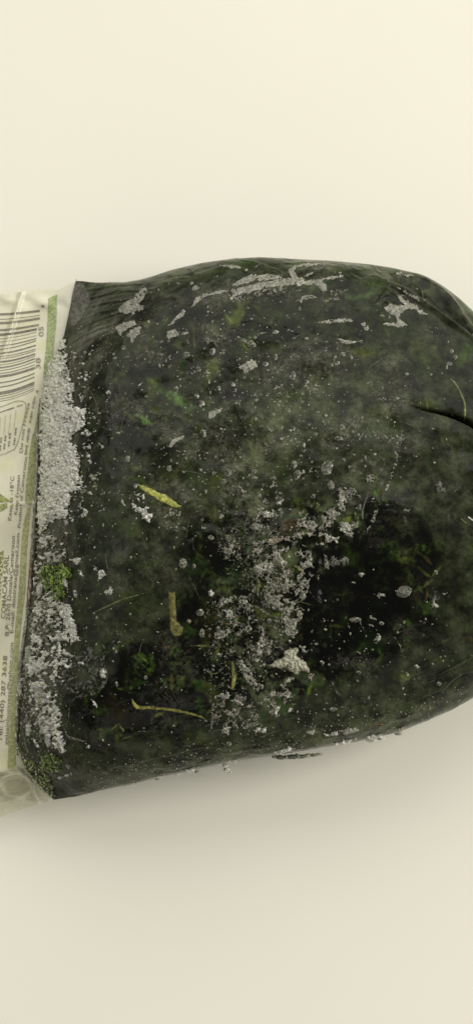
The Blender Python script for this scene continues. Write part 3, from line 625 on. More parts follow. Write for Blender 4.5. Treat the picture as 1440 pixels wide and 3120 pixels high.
# ---- the thick frost crust at the bag's mouth
crust = [(184, 1035), (205, 1035), (207, 1090), (208, 1120), (220, 1150), (230, 1190), (222, 1225), (240, 1240), (265, 1255), (260, 1300), (248, 1312), (222, 1325), (218, 1345), (238, 1360), (250, 1385), (246, 1430), (250, 1480), (235, 1500), (212, 1520), (212, 1560), (205, 1585), (180, 1580), (150, 1600), (138, 1618), (118, 1625), (116, 1560), (117, 1500), (119, 1400), (121, 1300), (126, 1215), (130, 1160), (143, 1115), (160, 1085), (175, 1055)]
def crust_col(a, b):
    t = sm(0, 60, a - np.interp(b, LEFT[:, 1], LEFT[:, 0]))[:, None] * 0.8 + 0.2 * fbm2(a, b, 30, 2, 77)[:, None]
    c1 = np.array([0.80, 0.84, 0.64]); c2 = np.array([0.80, 0.80, 0.70])
    r = c1 * (1 - t) + c2 * t
    dk = sm(0.50, 0.62, fbm2(a, b, 26, 3, 78))[:, None] * sm(0.40, .6, fbm2(a, b, 5, 2, 79))[:, None] * sm(18, 40, a - np.interp(b, LEFT[:, 1], LEFT[:, 0]))[:, None]
    return r * (1 - 0.80 * dk)
pp("frost_crust", crust, None, crust_col, m_frost, surf=bag_or_label, step=1.4, amp=16, nscale=12, base=0.0002, dome=0.0012, k=18, rough=0.00045, rscale=4, cvar=0.5, cscale=4, holes=0.10, hscale=5, hvar=.42, hgrad=.26, ridge=.15, soft=1.5, clear=.12, label="thick white frost crust along the seal")
for i in range(70):     # crumbs broken from the crust
    t = rng.uniform(1050, 1640); xe = np.interp(t, [1040, 1150, 1250, 1330, 1430, 1520, 1640], [212, 235, 272, 240, 258, 230, 190]); a = xe + abs(rng.normal(0, 22)); r = rng.uniform(2.5, 7)
    pts = [(a + r * rng.uniform(.6, 1.3) * math.cos(q), t + r * rng.uniform(.6, 1.3) * math.sin(q)) for q in np.linspace(0, 6.28, 7)[:-1]]
    pp("ice_crumb", pts, None, [FR, BR, FD][i % 3], m_frost, step=1.3, amp=2, nscale=5, dome=0.0006, rough=0.0006, rscale=4, cvar=.5, cscale=3)

pp("frost_crust", [(112, 1640), (150, 1625), (190, 1640), (205, 1700), (150, 1690), (135, 1720), (150, 1760), (175, 1820), (205, 1850), (225, 1930), (215, 1970), (180, 1940), (195, 2010), (235, 1990), (230, 2020), (170, 2080), (190, 2130), (185, 2200), (205, 2270), (190, 2290), (140, 2250), (100, 2160), (85, 2060), (92, 1960), (100, 1850), (106, 1750)], None, (0.78, 0.80, 0.66), m_frost, step=1.4, amp=14, clear=.2, soft=1.5, nscale=13, base=0.00015, dome=0.0006, k=12, rough=0.0008, rscale=5, cvar=0.6, cscale=3, holes=.46, hscale=9, hvar=.5, ridge=.3, label="broken whitish frost along the lower part of the seal")
# ---- frost fragments, lower left
for pts, o, cl in [
    ([(470, 340), (530, 330), (520, 420), (490, 460), (465, 400)], Gz, BR), ([(540, 370), (600, 360), (640, 380), (650, 440), (550, 440)], Gz, FR), ([(388, 660), (430, 658), (442, 740), (390, 792), (363, 760)], Gz, BR), ([(620, 608), (682, 608), (692, 702), (650, 690)], Gz, BR),
    ([(640, 850), (722, 858), (742, 960), (762, 1050), (802, 1150), (812, 1232), (720, 1262), (700, 1150), (650, 1080), (638, 960)], Gz, FR), ([(575, 870), (640, 858), (622, 935)], Gz, FR), ([(588, 1150), (650, 1158), (662, 1232), (598, 1242)], Gz, FR), ([(585, 960), (620, 990), (600, 1060), (580, 1020)], Gz, FD),
    ([(280, 1500), (350, 1460), (420, 1378), (442, 1450), (502, 1500), (420, 1542), (380, 1582), (330, 1540)], Gz, BR), ([(618, 1362), (650, 1308), (752, 1387), (680, 1392)], Gz, BR), ([(780, 1440), (850, 1438), (852, 1478), (800, 1472)], Gz, BR), ([(298, 1618), (350, 1640), (450, 1638), (472, 1700), (400, 1742), (340, 1742), (318, 1700)], Gz, FR),
    ([(345, 320), (440, 308), (482, 370), (542, 400), (532, 450), (480, 482), (410, 502), (358, 450)], Hz, (0.40, 0.41, 0.33)), ([(535, 200), (572, 188), (562, 260), (583, 352), (553, 320)], Hz, BR), ([(598, 200), (640, 208), (642, 252)], Hz, BR),
    ([(408, 640), (480, 598), (560, 600), (592, 680), (572, 762), (500, 802), (430, 792), (398, 760)], Hz, (0.42, 0.42, 0.36)), ([(438, 840), (500, 798), (547, 912), (480, 902)], Hz, BR), ([(588, 870), (640, 828), (662, 962), (630, 982)], Hz, BR), ([(568, 830), (642, 798), (642, 852)], Hz, FR), ([(530, 480), (602, 518), (612, 572), (540, 562)], Hz, FR), ([(440, 500), (492, 488), (382, 682), (350, 692)], Hz, FR),
    ([(300, 388), (332, 400), (325, 492), (303, 490)], Hz, FR), ([(180, 190), (242, 218), (237, 372), (200, 402), (175, 330)], Hz, FR), ([(268, 700), (300, 640), (327, 700), (312, 812), (268, 802)], Hz, FR), ([(330, 820), (360, 830), (410, 910), (380, 920)], Hz, FR), ([(215, 665), (240, 675), (240, 700), (220, 700)], Hz, BR),
    ([(1000, 180), (1040, 68), (1062, 150), (1082, 222), (1020, 232)], Hz, FR), ([(920, 425), (940, 430), (998, 500), (975, 525), (940, 480)], Hz, FR), ([(875, 885), (905, 888), (912, 925), (880, 930)], Hz, BR), ([(660, 1080), (710, 1085), (712, 1120), (680, 1122)], Hz, FD), ([(580, 1210), (640, 1190), (720, 1160), (728, 1178), (650, 1215), (595, 1245)], Hz, FR),
    ([(650, 20), (690, 10), (690, 60), (660, 70)], Gz, FR), ([(700, 420), (760, 395), (825, 400), (815, 460), (775, 450)], Gz, FR), ([(800, 520), (830, 515), (845, 580), (800, 560)], Gz, BR), ([(750, 720), (775, 725), (785, 800), (755, 790)], Gz, FR), ([(990, 520), (1050, 500), (1070, 560), (1030, 620), (985, 600)], Gz, BR),
    ([(420, 850), (500, 830), (540, 850), (500, 960), (440, 930)], Gz, (0.22, 0.24, 0.14)), ([(395, 940), (440, 940), (430, 1030), (400, 1030)], Gz, (0.35, 0.38, 0.18)), ([(430, 1180), (490, 1170), (500, 1240), (440, 1250)], Gz, (0.20, 0.21, 0.16)), ([(350, 1150), (410, 1120), (400, 1240), (360, 1260)], Gz, (0.20, 0.21, 0.15)), ([(430, 150), (500, 160), (500, 250), (440, 280)], Gz, FD), ([(250, 60), (300, 80), (290, 240), (260, 200)], Hz, FD)]:
    pp("frost_fragment", pts, o, cl, m_frost, step=1.4, amp=8, nscale=8, base=0.00015, dome=0.0004, rough=0.0005, rscale=4, cvar=0.5, cscale=3, rim=0.3, ridge=.3, holes=.22, hscale=7)
pp("frost_fragment", [(265, 1300), (300, 1268), (337, 1300), (332, 1400), (290, 1482), (260, 1440)], Gz, (0.40, 0.42, 0.31), m_frost, amp=2, nscale=10, dome=0.0012, k=8, rough=0.0003, cvar=.15, label="smooth pale oval lump of ice")
# grey, frosted film pocket at the lower left and its pale rim
pp("frost_speckle", [(350, 1640), (520, 1500), (900, 1260), (1050, 1300), (1080, 1640), (1000, 1760), (760, 1800), (600, 1700), (450, 1700)], Gz, (0.10, 0.105, 0.08), m_frost, amp=10, nscale=16, holes=0.50, hscale=7, base=0.0001, rough=0.0002, cvar=.5, kind='stuff')
pp("frost_speckle", [(215, 0), (300, 0), (420, 200), (540, 460), (640, 700), (600, 940), (360, 900), (230, 700), (170, 300)], Hz, (0.27, 0.28, 0.20), m_frost, amp=10, nscale=16, holes=0.50, hscale=6, base=0.0001, rough=0.0003, cvar=.5, kind='stuff')
pp("frost_speckle", [(330, 60), (560, 120), (640, 300), (560, 480), (640, 850), (560, 1150), (300, 1300), (270, 900), (330, 400)], Gz, (0.27, 0.28, 0.20), m_frost, amp=10, nscale=16, holes=0.50, hscale=6, base=0.0001, rough=0.0003, cvar=.5, kind='stuff')
RIM = (0.22, 0.22, 0.16)
pl("film_rim", [(1010, 1250), (1050, 1300), (1050, 1450), (1080, 1600), (1020, 1720), (960, 1760)], [2, 6, 3, 7, 5, 2], Gz, RIM, m_frost, holes=.38, hscale=7, ridge=.3, amp=5, nscale=6, dome=.0003, cvar=.6)
pl("film_rim", [(900, 415), (800, 405), (730, 440), (700, 520), (700, 600), (670, 720), (690, 800), (780, 840), (880, 850)], [3, 6, 5, 4, 7, 6, 12, 10, 3], Hz, (.17,.175,.12), m_frost, holes=.36, hscale=7, ridge=.3, amp=5, nscale=7, dome=.0003, cvar=.5)
pl("film_rim", [(370, 637), (440, 640), (540, 634), (690, 626)], [2, 5, 3, 2], Fz, (.24, .23, .18), m_frost, step=1.2, amp=2.5, holes=.42, hscale=9, nscale=6, dome=.0003, cvar=.6)  # highlight along a film ridge, drawn as a thin pale strip

# ---- stems and pieces of leaf
ST = (0.26, 0.27, 0.055)
stm = dict(step=1.4, amp=2.5, nscale=10, base=0.00008, dome=0.00006, k=4, soft=2.0, clear=.28, rough=0.00006, rscale=6, cvar=0.6, cscale=8, rim=-.6)
pp("leaf_stem", [(425, 258), (480, 272), (530, 300), (590, 320), (640, 360), (685, 392), (640, 402), (590, 380), (530, 347), (470, 312), (430, 285)], Cc, (0.30, 0.31, 0.06), m_stem, label="thick yellow green stem", **stm)
pp('leaf_stem', [(600, 882), (618, 890), (640, 884), (645, 960), (650, 1055), (692, 1100), (680, 1140), (635, 1157), (608, 1120), (605, 1040), (598, 960)], Cc, (0.10, 0.10, 0.02), m_stem, **stm)
for pts, wd, o, cl in [
    ([(145, 1020), (240, 975), (330, 935), (430, 905), (497, 888)], [3, 8, 7, 5, 3], Cc, (0.10, 0.12, 0.03)),
    ([(738, 425), (715, 500), (703, 575)], [2, 4, 3], Cc, (0.09, 0.09, 0.04)), ([(745, 590), (750, 640), (800, 690)], [2, 4, 3], Cc, (0.06, 0.06, 0.03)), ([(715, 790), (750, 860), (785, 930)], [3, 6, 4], Cc, (0.05, 0.06, 0.016)), ([(230, 665), (240, 720), (252, 775)], [4, 6, 4], Cc, (0.07, 0.08, 0.03)),
    ([(1035, 745), (1080, 780), (1115, 840), (1140, 910), (1138, 1000)], [4, 9, 9, 8, 7], B, (0.12, 0.14, 0.035)), ([(570, 697), (640, 650), (722, 603)], [4, 6, 3], B, (0.08, 0.10, 0.025)), ([(760, 1000), (830, 1030), (890, 1072)], [4, 6, 4], B, (0.08, 0.09, 0.03)), ([(860, 200), (890, 240), (895, 290)], [3, 5, 4], B, (0.09, 0.12, 0.03)),
    ([(575, 435), (610, 487), (700, 492), (830, 507), (960, 537), (1012, 562)], [4, 15, 11, 12, 9, 3], Fz, (0.17, 0.16, 0.025)),
    ([(560, 840), (600, 800), (640, 760)], [3, 6, 3], Fz, (0.05, 0.06, 0.02)), ([(620, 820), (665, 885)], [4, 7], Fz, (0.05, 0.06, 0.02)), ([(455, 625), (490, 595), (520, 575)], [3, 7, 4], Fz, (0.11, 0.12, 0.03)), ([(500, 585), (530, 625)], [6, 9], Fz, (0.08, 0.10, 0.02)),
    ([(905, 130), (1000, 130), (1100, 140)], [3, 8, 4], Fz, (0.12, 0.12, 0.03)), ([(990, 245), (1030, 285), (1080, 285), (1150, 215)], [4, 6, 6, 3], Fz, (0.11, 0.12, 0.03)),
    ([(235, 590), (252, 700), (238, 800)], [10, 17, 13], Ee, (0.14, 0.15, 0.03)), ([(350, 110), (440, 135), (520, 190), (610, 225)], [4, 11, 9, 5], Ee, (0.07, 0.075, 0.014)),
    ([(700, 90), (800, 92), (895, 122)], [3, 5, 2], Ee, (0.09, 0.10, 0.03)), ([(868, 5), (905, 55), (952, 97)], [2, 4, 2], Ee, (0.10, 0.11, 0.03)), ([(160, 570), (240, 560), (332, 548)], [2, 4, 3], Dd, (0.06, 0.065, 0.03)), ([(90, 560), (140, 640), (205, 745)], [3, 3, 2], Dd, (0.16, 0.15, 0.09)), ([(340, 640), (345, 540), (370, 450), (440, 410)], [3, 5, 4, 3], Dd, (0.10, 0.09, 0.03)),
    ([(745, 880), (785, 895), (825, 940)], [6, 14, 7], Dd, (0.11, 0.11, 0.025)), ([(430, 975), (455, 1020), (440, 1095)], [9, 15, 6], Dd, (0.11, 0.12, 0.03)), ([(595, 1000), (600, 1060), (640, 1130), (720, 1150)], [4, 5, 5, 3], Dd, (0.10, 0.07, 0.03)),
    ([(230, 720), (255, 850), (285, 960)], [4, 7, 9], Hz, (0.10, 0.11, 0.03)), ([(205, 935), (300, 1040), (400, 1100), (500, 1170), (570, 1212)], [5, 14, 14, 12, 4], Hz, (0.055, 0.06, 0.015)),
    ([(1120, 465), (1145, 485)], [8, 6], I4, (0.18, 0.20, 0.04)), ([(1160, 450), (1185, 470)], [6, 8], I4, (0.5, 0.5, 0.42)), ([(805, 65), (830, 110), (850, 170)], [3, 7, 3], J, (0.07, 0.08, 0.02)), ([(490, 310), (520, 380), (570, 415)], [2, 4, 3], J, (0.09, 0.09, 0.06)), ([(680, 500), (712, 492), (745, 492)], [2, 4, 9], J, (0.16, 0.07, 0.025)), ([(720, 520), (738, 500), (745, 490)], [3, 5, 4], J, (0.20, 0.12, 0.06))]:
    pl("leaf_stem", pts, wd, o, cl, m_stem, **stm)
# hair-thin pale fibres
for pts, wd, o in [([(115, 800), (160, 850), (188, 930), (192, 1040)], 2.6, A), ([(260, 985), (340, 985)], 2.2, A), ([(345, 970), (320, 1060)], 2.2, A), ([(650, 180), (750, 190), (850, 220)], 2.2, Cc), ([(1010, 140), (1110, 165)], 2.4, Cc), ([(940, 1480), (960, 1640), (990, 1700)], 2.2, Gz), ([(640, 100), (620, 200), (660, 260)], 2.2, Fz), ([(750, 1000), (755, 1100)], 2.2, Hz), ([(1110, 330), (1190, 280)], 2.2, I4), ([(1115, 270), (1050, 330)], 2.2, I4)]:
    pl("fibre", pts, [wd * .8, wd, wd * .8], o, (0.22, 0.21, 0.14), m_stem, step=1.0, amp=.4, nscale=8, dome=.0001, cvar=.3, soft=.7, clear=.1)

for i in range(34):  # highlights on fine film scratches, put in as pale strips
    if i < 18: x0 = rng.uniform(225, 400); y0 = rng.uniform(900, 1090); L = rng.uniform(30, 110); an = rng.uniform(-.75, -.35)
    elif i < 27: x0 = rng.uniform(700, 860); y0 = rng.uniform(1260, 1450); L = rng.uniform(40, 130); an = rng.uniform(-1.1, -.7)
    else: x0 = rng.uniform(400, 1300); L = rng.uniform(40, 120); y0 = tgt_bot(x0) - rng.uniform(20, 110); an = rng.uniform(-.35, -.12)
    v = rng.uniform(.10, .24); pl("scratch_highlight", [(x0, y0), (x0 + L * .5 * math.cos(an), y0 + L * .5 * math.sin(an) - 2), (x0 + L * math.cos(an), y0 + L * math.sin(an))], [1.2, 2.2, 1.0], None, (v, v * .97, v * .8), m_smear, step=1.0, amp=1.2, nscale=9, base=.00006, cvar=.5, soft=.7)
# ---- clumps of bright shredded leaf
def leaf_clump(name, poly, n, size, cols, lift, label=None):
    V = []; F = []; C = []
    bb = bbox(poly); pts = []
    while len(pts) < n:
        a = rng.uniform(bb[0], bb[2], 400); b = rng.uniform(bb[1], bb[3], 400)
        s_ok = sdf_poly(poly, a, b) + (fbm2(a, b, 10, 2, 5) - .5) * 12
        for q in np.flatnonzero(s_ok > 0): pts.append((a[q], b[q]))
    pts = np.array(pts[:n]); Pn, Nn, ok = hit_bag(pts[:, 0], pts[:, 1])
    for p, nn, o_ in zip(Pn, Nn, ok):
        if not o_: continue
        t = rng.normal(0, 1, 3); t /= np.linalg.norm(t); t = t - nn * (t @ nn) * 0.6; b = np.cross(nn + rng.normal(0, .5, 3), t); b /= np.linalg.norm(b)
        L = size * rng.uniform(.6, 1.7) * U; W = size * rng.uniform(.2, .6) * U
        q0 = p + nn * rng.uniform(0, lift); cc = np.array(cols[rng.integers(len(cols))]) * rng.uniform(.5, 1.4)
        i = len(V); bend = nn * L * rng.uniform(-.2, .35)
        V += [q0 - t * L / 2, q0 - t * L * .1 + b * W / 2, q0 + t * L * .2 + b * W * .4 + bend, q0 + t * L / 2 + bend, q0 + t * L * .15 - b * W / 2 + bend * .6, q0 - t * L * .15 - b * W / 2]
        F += [(i, i + 1, i + 4, i + 5), (i + 1, i + 2, i + 3, i + 4)]; C += [cc] * 6
    o = add_mesh(name, V, F, m_leaf, bag, np.clip(np.array(C), 0, .8), smooth=False); o['kind'] = 'stuff'
    if label: o['label'] = label
GC = [(0.19, 0.30, 0.03), (0.30, 0.42, 0.06), (0.10, 0.19, 0.02), (0.40, 0.48, 0.12), (0.04, 0.08, 0.01)]
leaf_clump("leaf_shreds", T([(430, 500), (520, 460), (640, 455), (700, 500), (740, 560), (650, 640), (670, 800), (600, 840), (550, 800), (540, 680), (480, 720), (420, 620)], Gz), 650, 12, GC, 0.0011, "bright green shredded leaf against the film")
leaf_clump("leaf_shreds", T([(420, 1000), (530, 970), (630, 1040), (600, 1150), (500, 1170), (430, 1080)], Hz), 380, 9, [(0.10, 0.18, 0.03), (0.20, 0.28, 0.05), (0.03, 0.07, 0.01), (0.35, 0.38, 0.18)], 0.0008)
leaf_clump("leaf_shreds", T([(180, 880), (240, 960), (330, 1050), (440, 1130), (520, 1230), (560, 1400), (480, 1400), (330, 1250), (220, 1080), (170, 930)], Hz), 420, 9, [(0.16, 0.23, 0.04), (0.3, 0.35, 0.1), (0.04, 0.08, 0.01), (0.5, 0.5, 0.38)], 0.0009)
leaf_clump("leaf_shreds", T([(360, 800), (460, 820), (560, 900), (600, 1150), (480, 1300), (360, 1100)], Gz), 260, 8, [(0.10, 0.12, 0.04), (0.22, 0.23, 0.14), (0.04, 0.05, 0.02)], 0.0008)
leaf_clump("leaf_shreds", T([(580, 260), (660, 100), (700, 200), (680, 450), (600, 440)], Gz), 160, 8, [(0.10, 0.10, 0.03), (0.06, 0.03, 0.01), (0.03, 0.04, 0.01)], 0.0006)
leaf_clump("leaf_shreds", T([(100, 600), (420, 480), (640, 600), (640, 1000), (380, 1150), (150, 900)], Dd), 500, 9, [(0.02, 0.035, 0.006), (0.045, 0.05, 0.012), (0.008, 0.02, 0.004), (0.10, 0.09, 0.05)], 0.0005)
leaf_clump("leaf_shreds", T([(0, 100), (500, 0), (640, 400), (600, 700), (300, 860), (0, 800)], Ee), 700, 10, [(0.02, 0.035, 0.006), (0.045, 0.05, 0.012), (0.006, 0.018, 0.004), (0.09, 0.085, 0.04)], 0.0005)

# ---- round ice beads: the traced ones, then a scatter
beads = [(A, 340, 575, 15, 15), (A, 858, 598, 17, 22), (A, 705, 618, 26, 20), (A, 1038, 538, 22, 16), (A, 1085, 555, 30, 20), (A, 1165, 672, 20, 17), (A, 978, 792, 16, 14), (A, 803, 1075, 18, 25), (A, 828, 530, 16, 12), (A, 765, 860, 16, 20), (A, 795, 900, 22, 16),
         (B, 427, 615, 22, 15), (B, 395, 668, 18, 12), (B, 1062, 597, 12, 16), (B, 138, 740, 18, 28), (B, 425, 1040, 18, 20), (B, 140, 1048, 15, 14), (B, 403, 1106, 26, 15), (B, 230, 1027, 10, 10), (B, 36, 632, 14, 20), (B, 1050, 670, 22, 12), (B, 1085, 635, 15, 14), (B, 212, 775, 20, 14), (B, 35, 485, 20, 14),
         (Cc, 363, 115, 18, 22), (Cc, 605, 170, 16, 18), (Cc, 1100, 185, 17, 17), (Cc, 408, 270, 14, 18), (Cc, 685, 722, 25, 30), (Cc, 645, 758, 8, 8), (Cc, 785, 1010, 26, 22), (Cc, 748, 740, 14, 16), (Cc, 910, 447, 18, 16), (Cc, 256, 310, 12, 9), (Cc, 720, 1060, 15, 14), (Cc, 797, 1130, 18, 28), (Cc, 560, 960, 6, 8),
         (Dd, 200, 110, 36, 35), (Dd, 160, 185, 28, 25), (Dd, 412, 100, 20, 20), (Dd, 1015, 70, 50, 62), (Dd, 770, 125, 32, 40), (Dd, 742, 45, 30, 36), (Dd, 900, 305, 24, 20), (Dd, 1045, 215, 30, 45), (Dd, 660, 580, 18, 14), (Dd, 200, 650, 30, 40), (Dd, 60, 645, 26, 22), (Dd, 520, 800, 24, 24),
         (Ee, 525, 510, 28, 26), (Ee, 125, 525, 22, 20), (Ee, 540, 250, 22, 24), (Ee, 1070, 975, 30, 20), (Ee, 925, 435, 18, 14), (Ee, 1100, 75, 12, 12), (I4, 785, 888, 48, 34), (I4, 500, 1052, 36, 17), (I4, 593, 1085, 20, 8), (I4, 653, 1072, 17, 12), (I4, 605, 1045, 22, 8), (I4, 490, 835, 14, 8), (I4, 970, 775, 14, 14),
         (Fz, 323, 722, 12, 9), (Fz, 490, 355, 11, 18), (Fz, 1145, 700, 16, 14), (Fz, 660, 315, 14, 12), (Fz, 412, 680, 10, 8), (Fz, 208, 830, 14, 11), (J, 912, 210, 16, 10), (J, 630, 240, 15, 9), (J, 1020, 292, 13, 12), (J, 500, 420, 14, 10), (J, 450, 190, 14, 10)]
for o, a, b, rx, ry in beads:
    cx, cy = o[0][0] + a / o[1], o[0][1] + b / o[1]; rx /= o[1]; ry /= o[1]; ang = rng.uniform(-.5, .5)
    pts = [(cx + rx * math.cos(q) * rng.uniform(.9, 1.1) * math.cos(ang) - ry * math.sin(q) * math.sin(ang), cy + ry * math.sin(q) * rng.uniform(.9, 1.1) + rx * math.cos(q) * math.sin(ang)) for q in np.linspace(0, 2 * math.pi, 13)[:-1]]
    up = cy < 1420
    pp("ice_bead", pts, None, (0.40, 0.40, 0.32) if up else (0.32, 0.32, 0.24), m_frost, step=1.2, amp=1.2, nscale=5, dome=0.0005, k=4, rough=0.0004, rscale=3.5, cvar=.6, cscale=2.6, rim=1.3, ridge=.7, soft=1.0, clear=.5)
# density of the scatter
def scatter(n):
    out = []
    wts = np.array([c[2] * c[3] * c[4] for c in cent]); wts = wts / wts.sum()
    while len(out) < n:
        c = cent[rng.choice(len(cent), p=wts)]; a = rng.normal(c[0], c[2] * .75); b = rng.normal(c[1], c[3] * .75)
        if 150 < a < 1440 and tgt_top(a) + 40 < b < tgt_bot(a) - 30: out.append((a, b))
    return out
for a, b in scatter(170):
    r = rng.uniform(3.2, 7.0); e = rng.uniform(.7, 1.3)
    pts = [(a + r * e * math.cos(q) * rng.uniform(.8, 1.15), b + r / e * math.sin(q) * rng.uniform(.8, 1.15)) for q in np.linspace(0, 2 * math.pi, 10)[:-1]]
    v = rng.uniform(.12, .42); pp("ice_bead", pts, None, (v, v, v * .76), m_frost, step=1.3, amp=.8, nscale=5, dome=0.0003, rough=0.0003, rscale=3.5, cvar=.6, cscale=3, rim=.8, soft=1.0, clear=.4)
# tiny specks too many to count
def specks(name, pts, rmin, rmax, vmin, vmax, m):
    pts = np.array(pts); Pn, Nn, ok = hit_bag(pts[:, 0], pts[:, 1]); V = []; F = []; C = []
    for p, n, o_ in zip(Pn, Nn, ok):
        if not o_: continue
        t = np.cross(n, (0.3, 1, 0.1)); t /= np.linalg.norm(t); b = np.cross(n, t)
        r = (rmin + (rmax - rmin) * rng.random() ** 2.2) * U; i = len(V); k = 6; e = rng.uniform(.6, 1.5); ph = rng.uniform(0, 3)
        V.append(p + n * (0.00010 + r * .35))
        for q in range(k):
            an = ph + 2 * math.pi * q / k; rr = r * rng.uniform(.7, 1.2)
            V.append(p + t * rr * math.cos(an) * e + b * rr * math.sin(an) / e - n * 0.00002)
        F += [(i, i + 1 + q, i + 1 + (q + 1) % k) for q in range(k)]
        v = rng.uniform(vmin, vmax); C += [(v, v, v * .78)] * (k + 1)
    o = add_mesh(name, V, F, m, bag, C); o['kind'] = 'stuff'
specks("frost_specks", scatter(1900), .9, 3.8, .04, .27, m_frost)
left_pts = [(np.interp(t, LEFT[:, 1], LEFT[:, 0]) + abs(rng.normal(0, 90)) + 8, t) for t in rng.uniform(1000, 2380, 1300)]
specks("frost_specks", left_pts, .9, 3.6, .08, .5, m_frost)
near = [(a, tgt_bot(a) - abs(rng.normal(0, 45)) - 3) for a in rng.uniform(250, 1420, 900)]
specks("frost_specks", near, .9, 3.0, .06, .36, m_frost)
# icy crumbs along the near underside
for pts, cl in [([(560, 2345), (590, 2335), (600, 2352), (575, 2358)], FR), ([(820, 2302), (880, 2298), (940, 2288), (990, 2284), (960, 2300), (880, 2310), (830, 2309)], FD), ([(1010, 2262), (1060, 2250), (1090, 2246), (1060, 2266), (1020, 2272)], FR), ([(1110, 2240), (1165, 2232), (1165, 2246), (1120, 2254)], BR), ([(1205, 2218), (1232, 2212), (1225, 2228), (1208, 2230)], FD), ([(1030, 2225), (1080, 2212), (1100, 2222), (1050, 2240)], FD), ([(985, 2235), (1030, 2226), (1030, 2238), (990, 2246)], FR), ([(830, 2290), (880, 2272), (900, 2280), (850, 2298)], FR), ([(920, 2230), (960, 2222), (950, 2240)], FD), ([(690, 2318), (720, 2312), (720, 2324)], FR), ([(470, 2366), (500, 2360), (500, 2370)], FR), ([(390, 2385), (420, 2380), (415, 2390)], FD)]:
    pp("ice_crumb", pts, None, cl, m_frost, step=1.3, amp=6, nscale=8, dome=0.0003, rough=0.0006, rscale=5, cvar=.6, cscale=3, rim=.3, ridge=.4)
def lump(name, px_, py_, z, rx, ry, rz, cl, seed):
    c = at_z([px_], [py_], z)[0]; V = []; F = []; n, m_ = 14, 9
    for i in range(m_ + 1):
        for j in range(n):
            th = math.pi * i / m_; ph = 2 * math.pi * j / n
            V.append((math.sin(th) * math.cos(ph), math.sin(th) * math.sin(ph), math.cos(th)))
    V = np.array(V); V = V * (0.35 + 1.3 * fbm(V * 2.6 + seed * 5, 3, seed))[:, None] * np.array([rx, ry, rz]) * U + c
    V[:, 2] = np.maximum(V[:, 2], 0.0001)
    for i in range(m_):
        for j in range(n): F.append((i * n + j, (i + 1) * n + j, (i + 1) * n + (j + 1) % n, i * n + (j + 1) % n))
    cn = 0.5 + fbm(V * 1e4 / 5, 2, seed + 3)
    return add_mesh(name, V, F, m_frost, bag, np.array(cl)[None] * cn[:, None])
for i, (a, b, z, r1, r2, cl) in enumerate([(690, 2345, .012, 10, 7, FR), (700, 2352, .010, 6, 4, FR), (685, 2333, .014, 8, 6, FR), (838, 2306, .017, 10, 5, (0.2, 0.2, 0.14)), (852, 2308, .017, 13, 6, (0.09, 0.1, 0.06)), (871, 2307, .017, 9, 6, (0.3, 0.3, 0.22)), (886, 2306, .017, 14, 7, (0.10, 0.10, 0.07)), (905, 2304, .017, 10, 7, (0.24, 0.25, 0.17)), (918, 2305, .017, 12, 6, (0.13, 0.14, 0.09)), (936, 2302, .017, 11, 6, (0.34, 0.35, 0.25)), (953, 2301, .017, 12, 5, (0.2, 0.21, 0.14)), (972, 2298, .017, 13, 4, (0.36, 0.37, 0.26)), (1130, 2256, .014, 16, 6, FR), (1160, 2250, .014, 11, 6, FR), (1212, 2236, .014, 12, 5, FD), (480, 2372, .012, 9, 5, FD), (600, 2352, .012, 8, 4, FD), (540, 2358, .012, 9, 4, FR)]):
    lump("ice_crumb", a, b, z, r1, r2, min(r1, r2) * 1.2, cl, 60 + i)

# ------------------------------------------------------------------ printed end of the bag
ltop = [(-220, 912), (0, 897), (60, 890), (115, 887), (150, 885), (175, 884), (205, 868), (234, 855)]
lbot = [(-220, 2385), (0, 2352), (50, 2341), (300, 2341)]
na, nb = 150, 620
a, b = np.meshgrid(np.linspace(0, 1, na), np.linspace(0, 1, nb), indexing='ij')
rowy = 856 + b * (2341 - 856)
ex = np.interp(rowy, RE[:, 1], RE[:, 0]) + 3
lx = -220 + a * (ex + 220)
ly = np.interp(lx, *np.array(ltop).T) + b * (np.interp(lx, *np.array(lbot).T) - np.interp(lx, *np.array(ltop).T))
lx, ly = lx.ravel(), ly.ravel()
V = on_label()(lx, ly)[0]
i_, j_ = np.meshgrid(np.arange(na - 1), np.arange(nb - 1), indexing='ij')
F = np.stack([i_ * nb + j_, (i_ + 1) * nb + j_, (i_ + 1) * nb + j_ + 1, i_ * nb + j_ + 1], 2).reshape(-1, 4)
pap = np.array([0.84, 0.815, 0.63]); pale = np.array([0.80, 0.79, 0.64])
nn = fbm2(lx, ly, 60, 3, 200)[:, None]
yel = sm(0.55, 0.75, fbm2(lx, ly, 40, 3, 206))[:, None]
lc = pap * (0.93 + 0.1 * nn) * (1 - yel * np.array([0.02, 0.01, 0.16]))
tgt_stripe = np.interp(ly, [890, 1000, 1100, 1200, 1300, 1400, 2340], [173, 170, 160, 140, 115, 107, 50])
out = (lx > tgt_stripe)[:, None]
lc = np.where(out, pale * (0.92 + 0.1 * nn), lc)
label = add_mesh("printed_label", V, F, m_label, bag, lc)
label['label'] = "cream printed end of the bag with barcode, address lines and green border"
# underside film so that the end has thickness
V2 = V.copy(); V2[:, 2] -= 0.0035 * np.minimum(1, (ex.ravel() - lx) / 60 + .2)
add_mesh("back_film", V2, F[:, ::-1], m_label, bag, lc)

INK = (0.26, 0.235, 0.165); LG = (0.36, 0.43, 0.19)
flat = dict(amp=0.3, nscale=8, base=0.0, dome=0, cvar=0.12, cscale=5, parent=label)
S1 = on_label(0.00016); S2 = on_label(0.0002)
def lp_(name, pts, colr, **kw):
    k = dict(flat); k.update(kw)
    return patch(name, lambda a, b: sdf_poly(pts, a, b), bbox(pts), colr, m_ink, surf=kw.pop('surf', S1), **{q: v for q, v in k.items() if q != 'surf'})
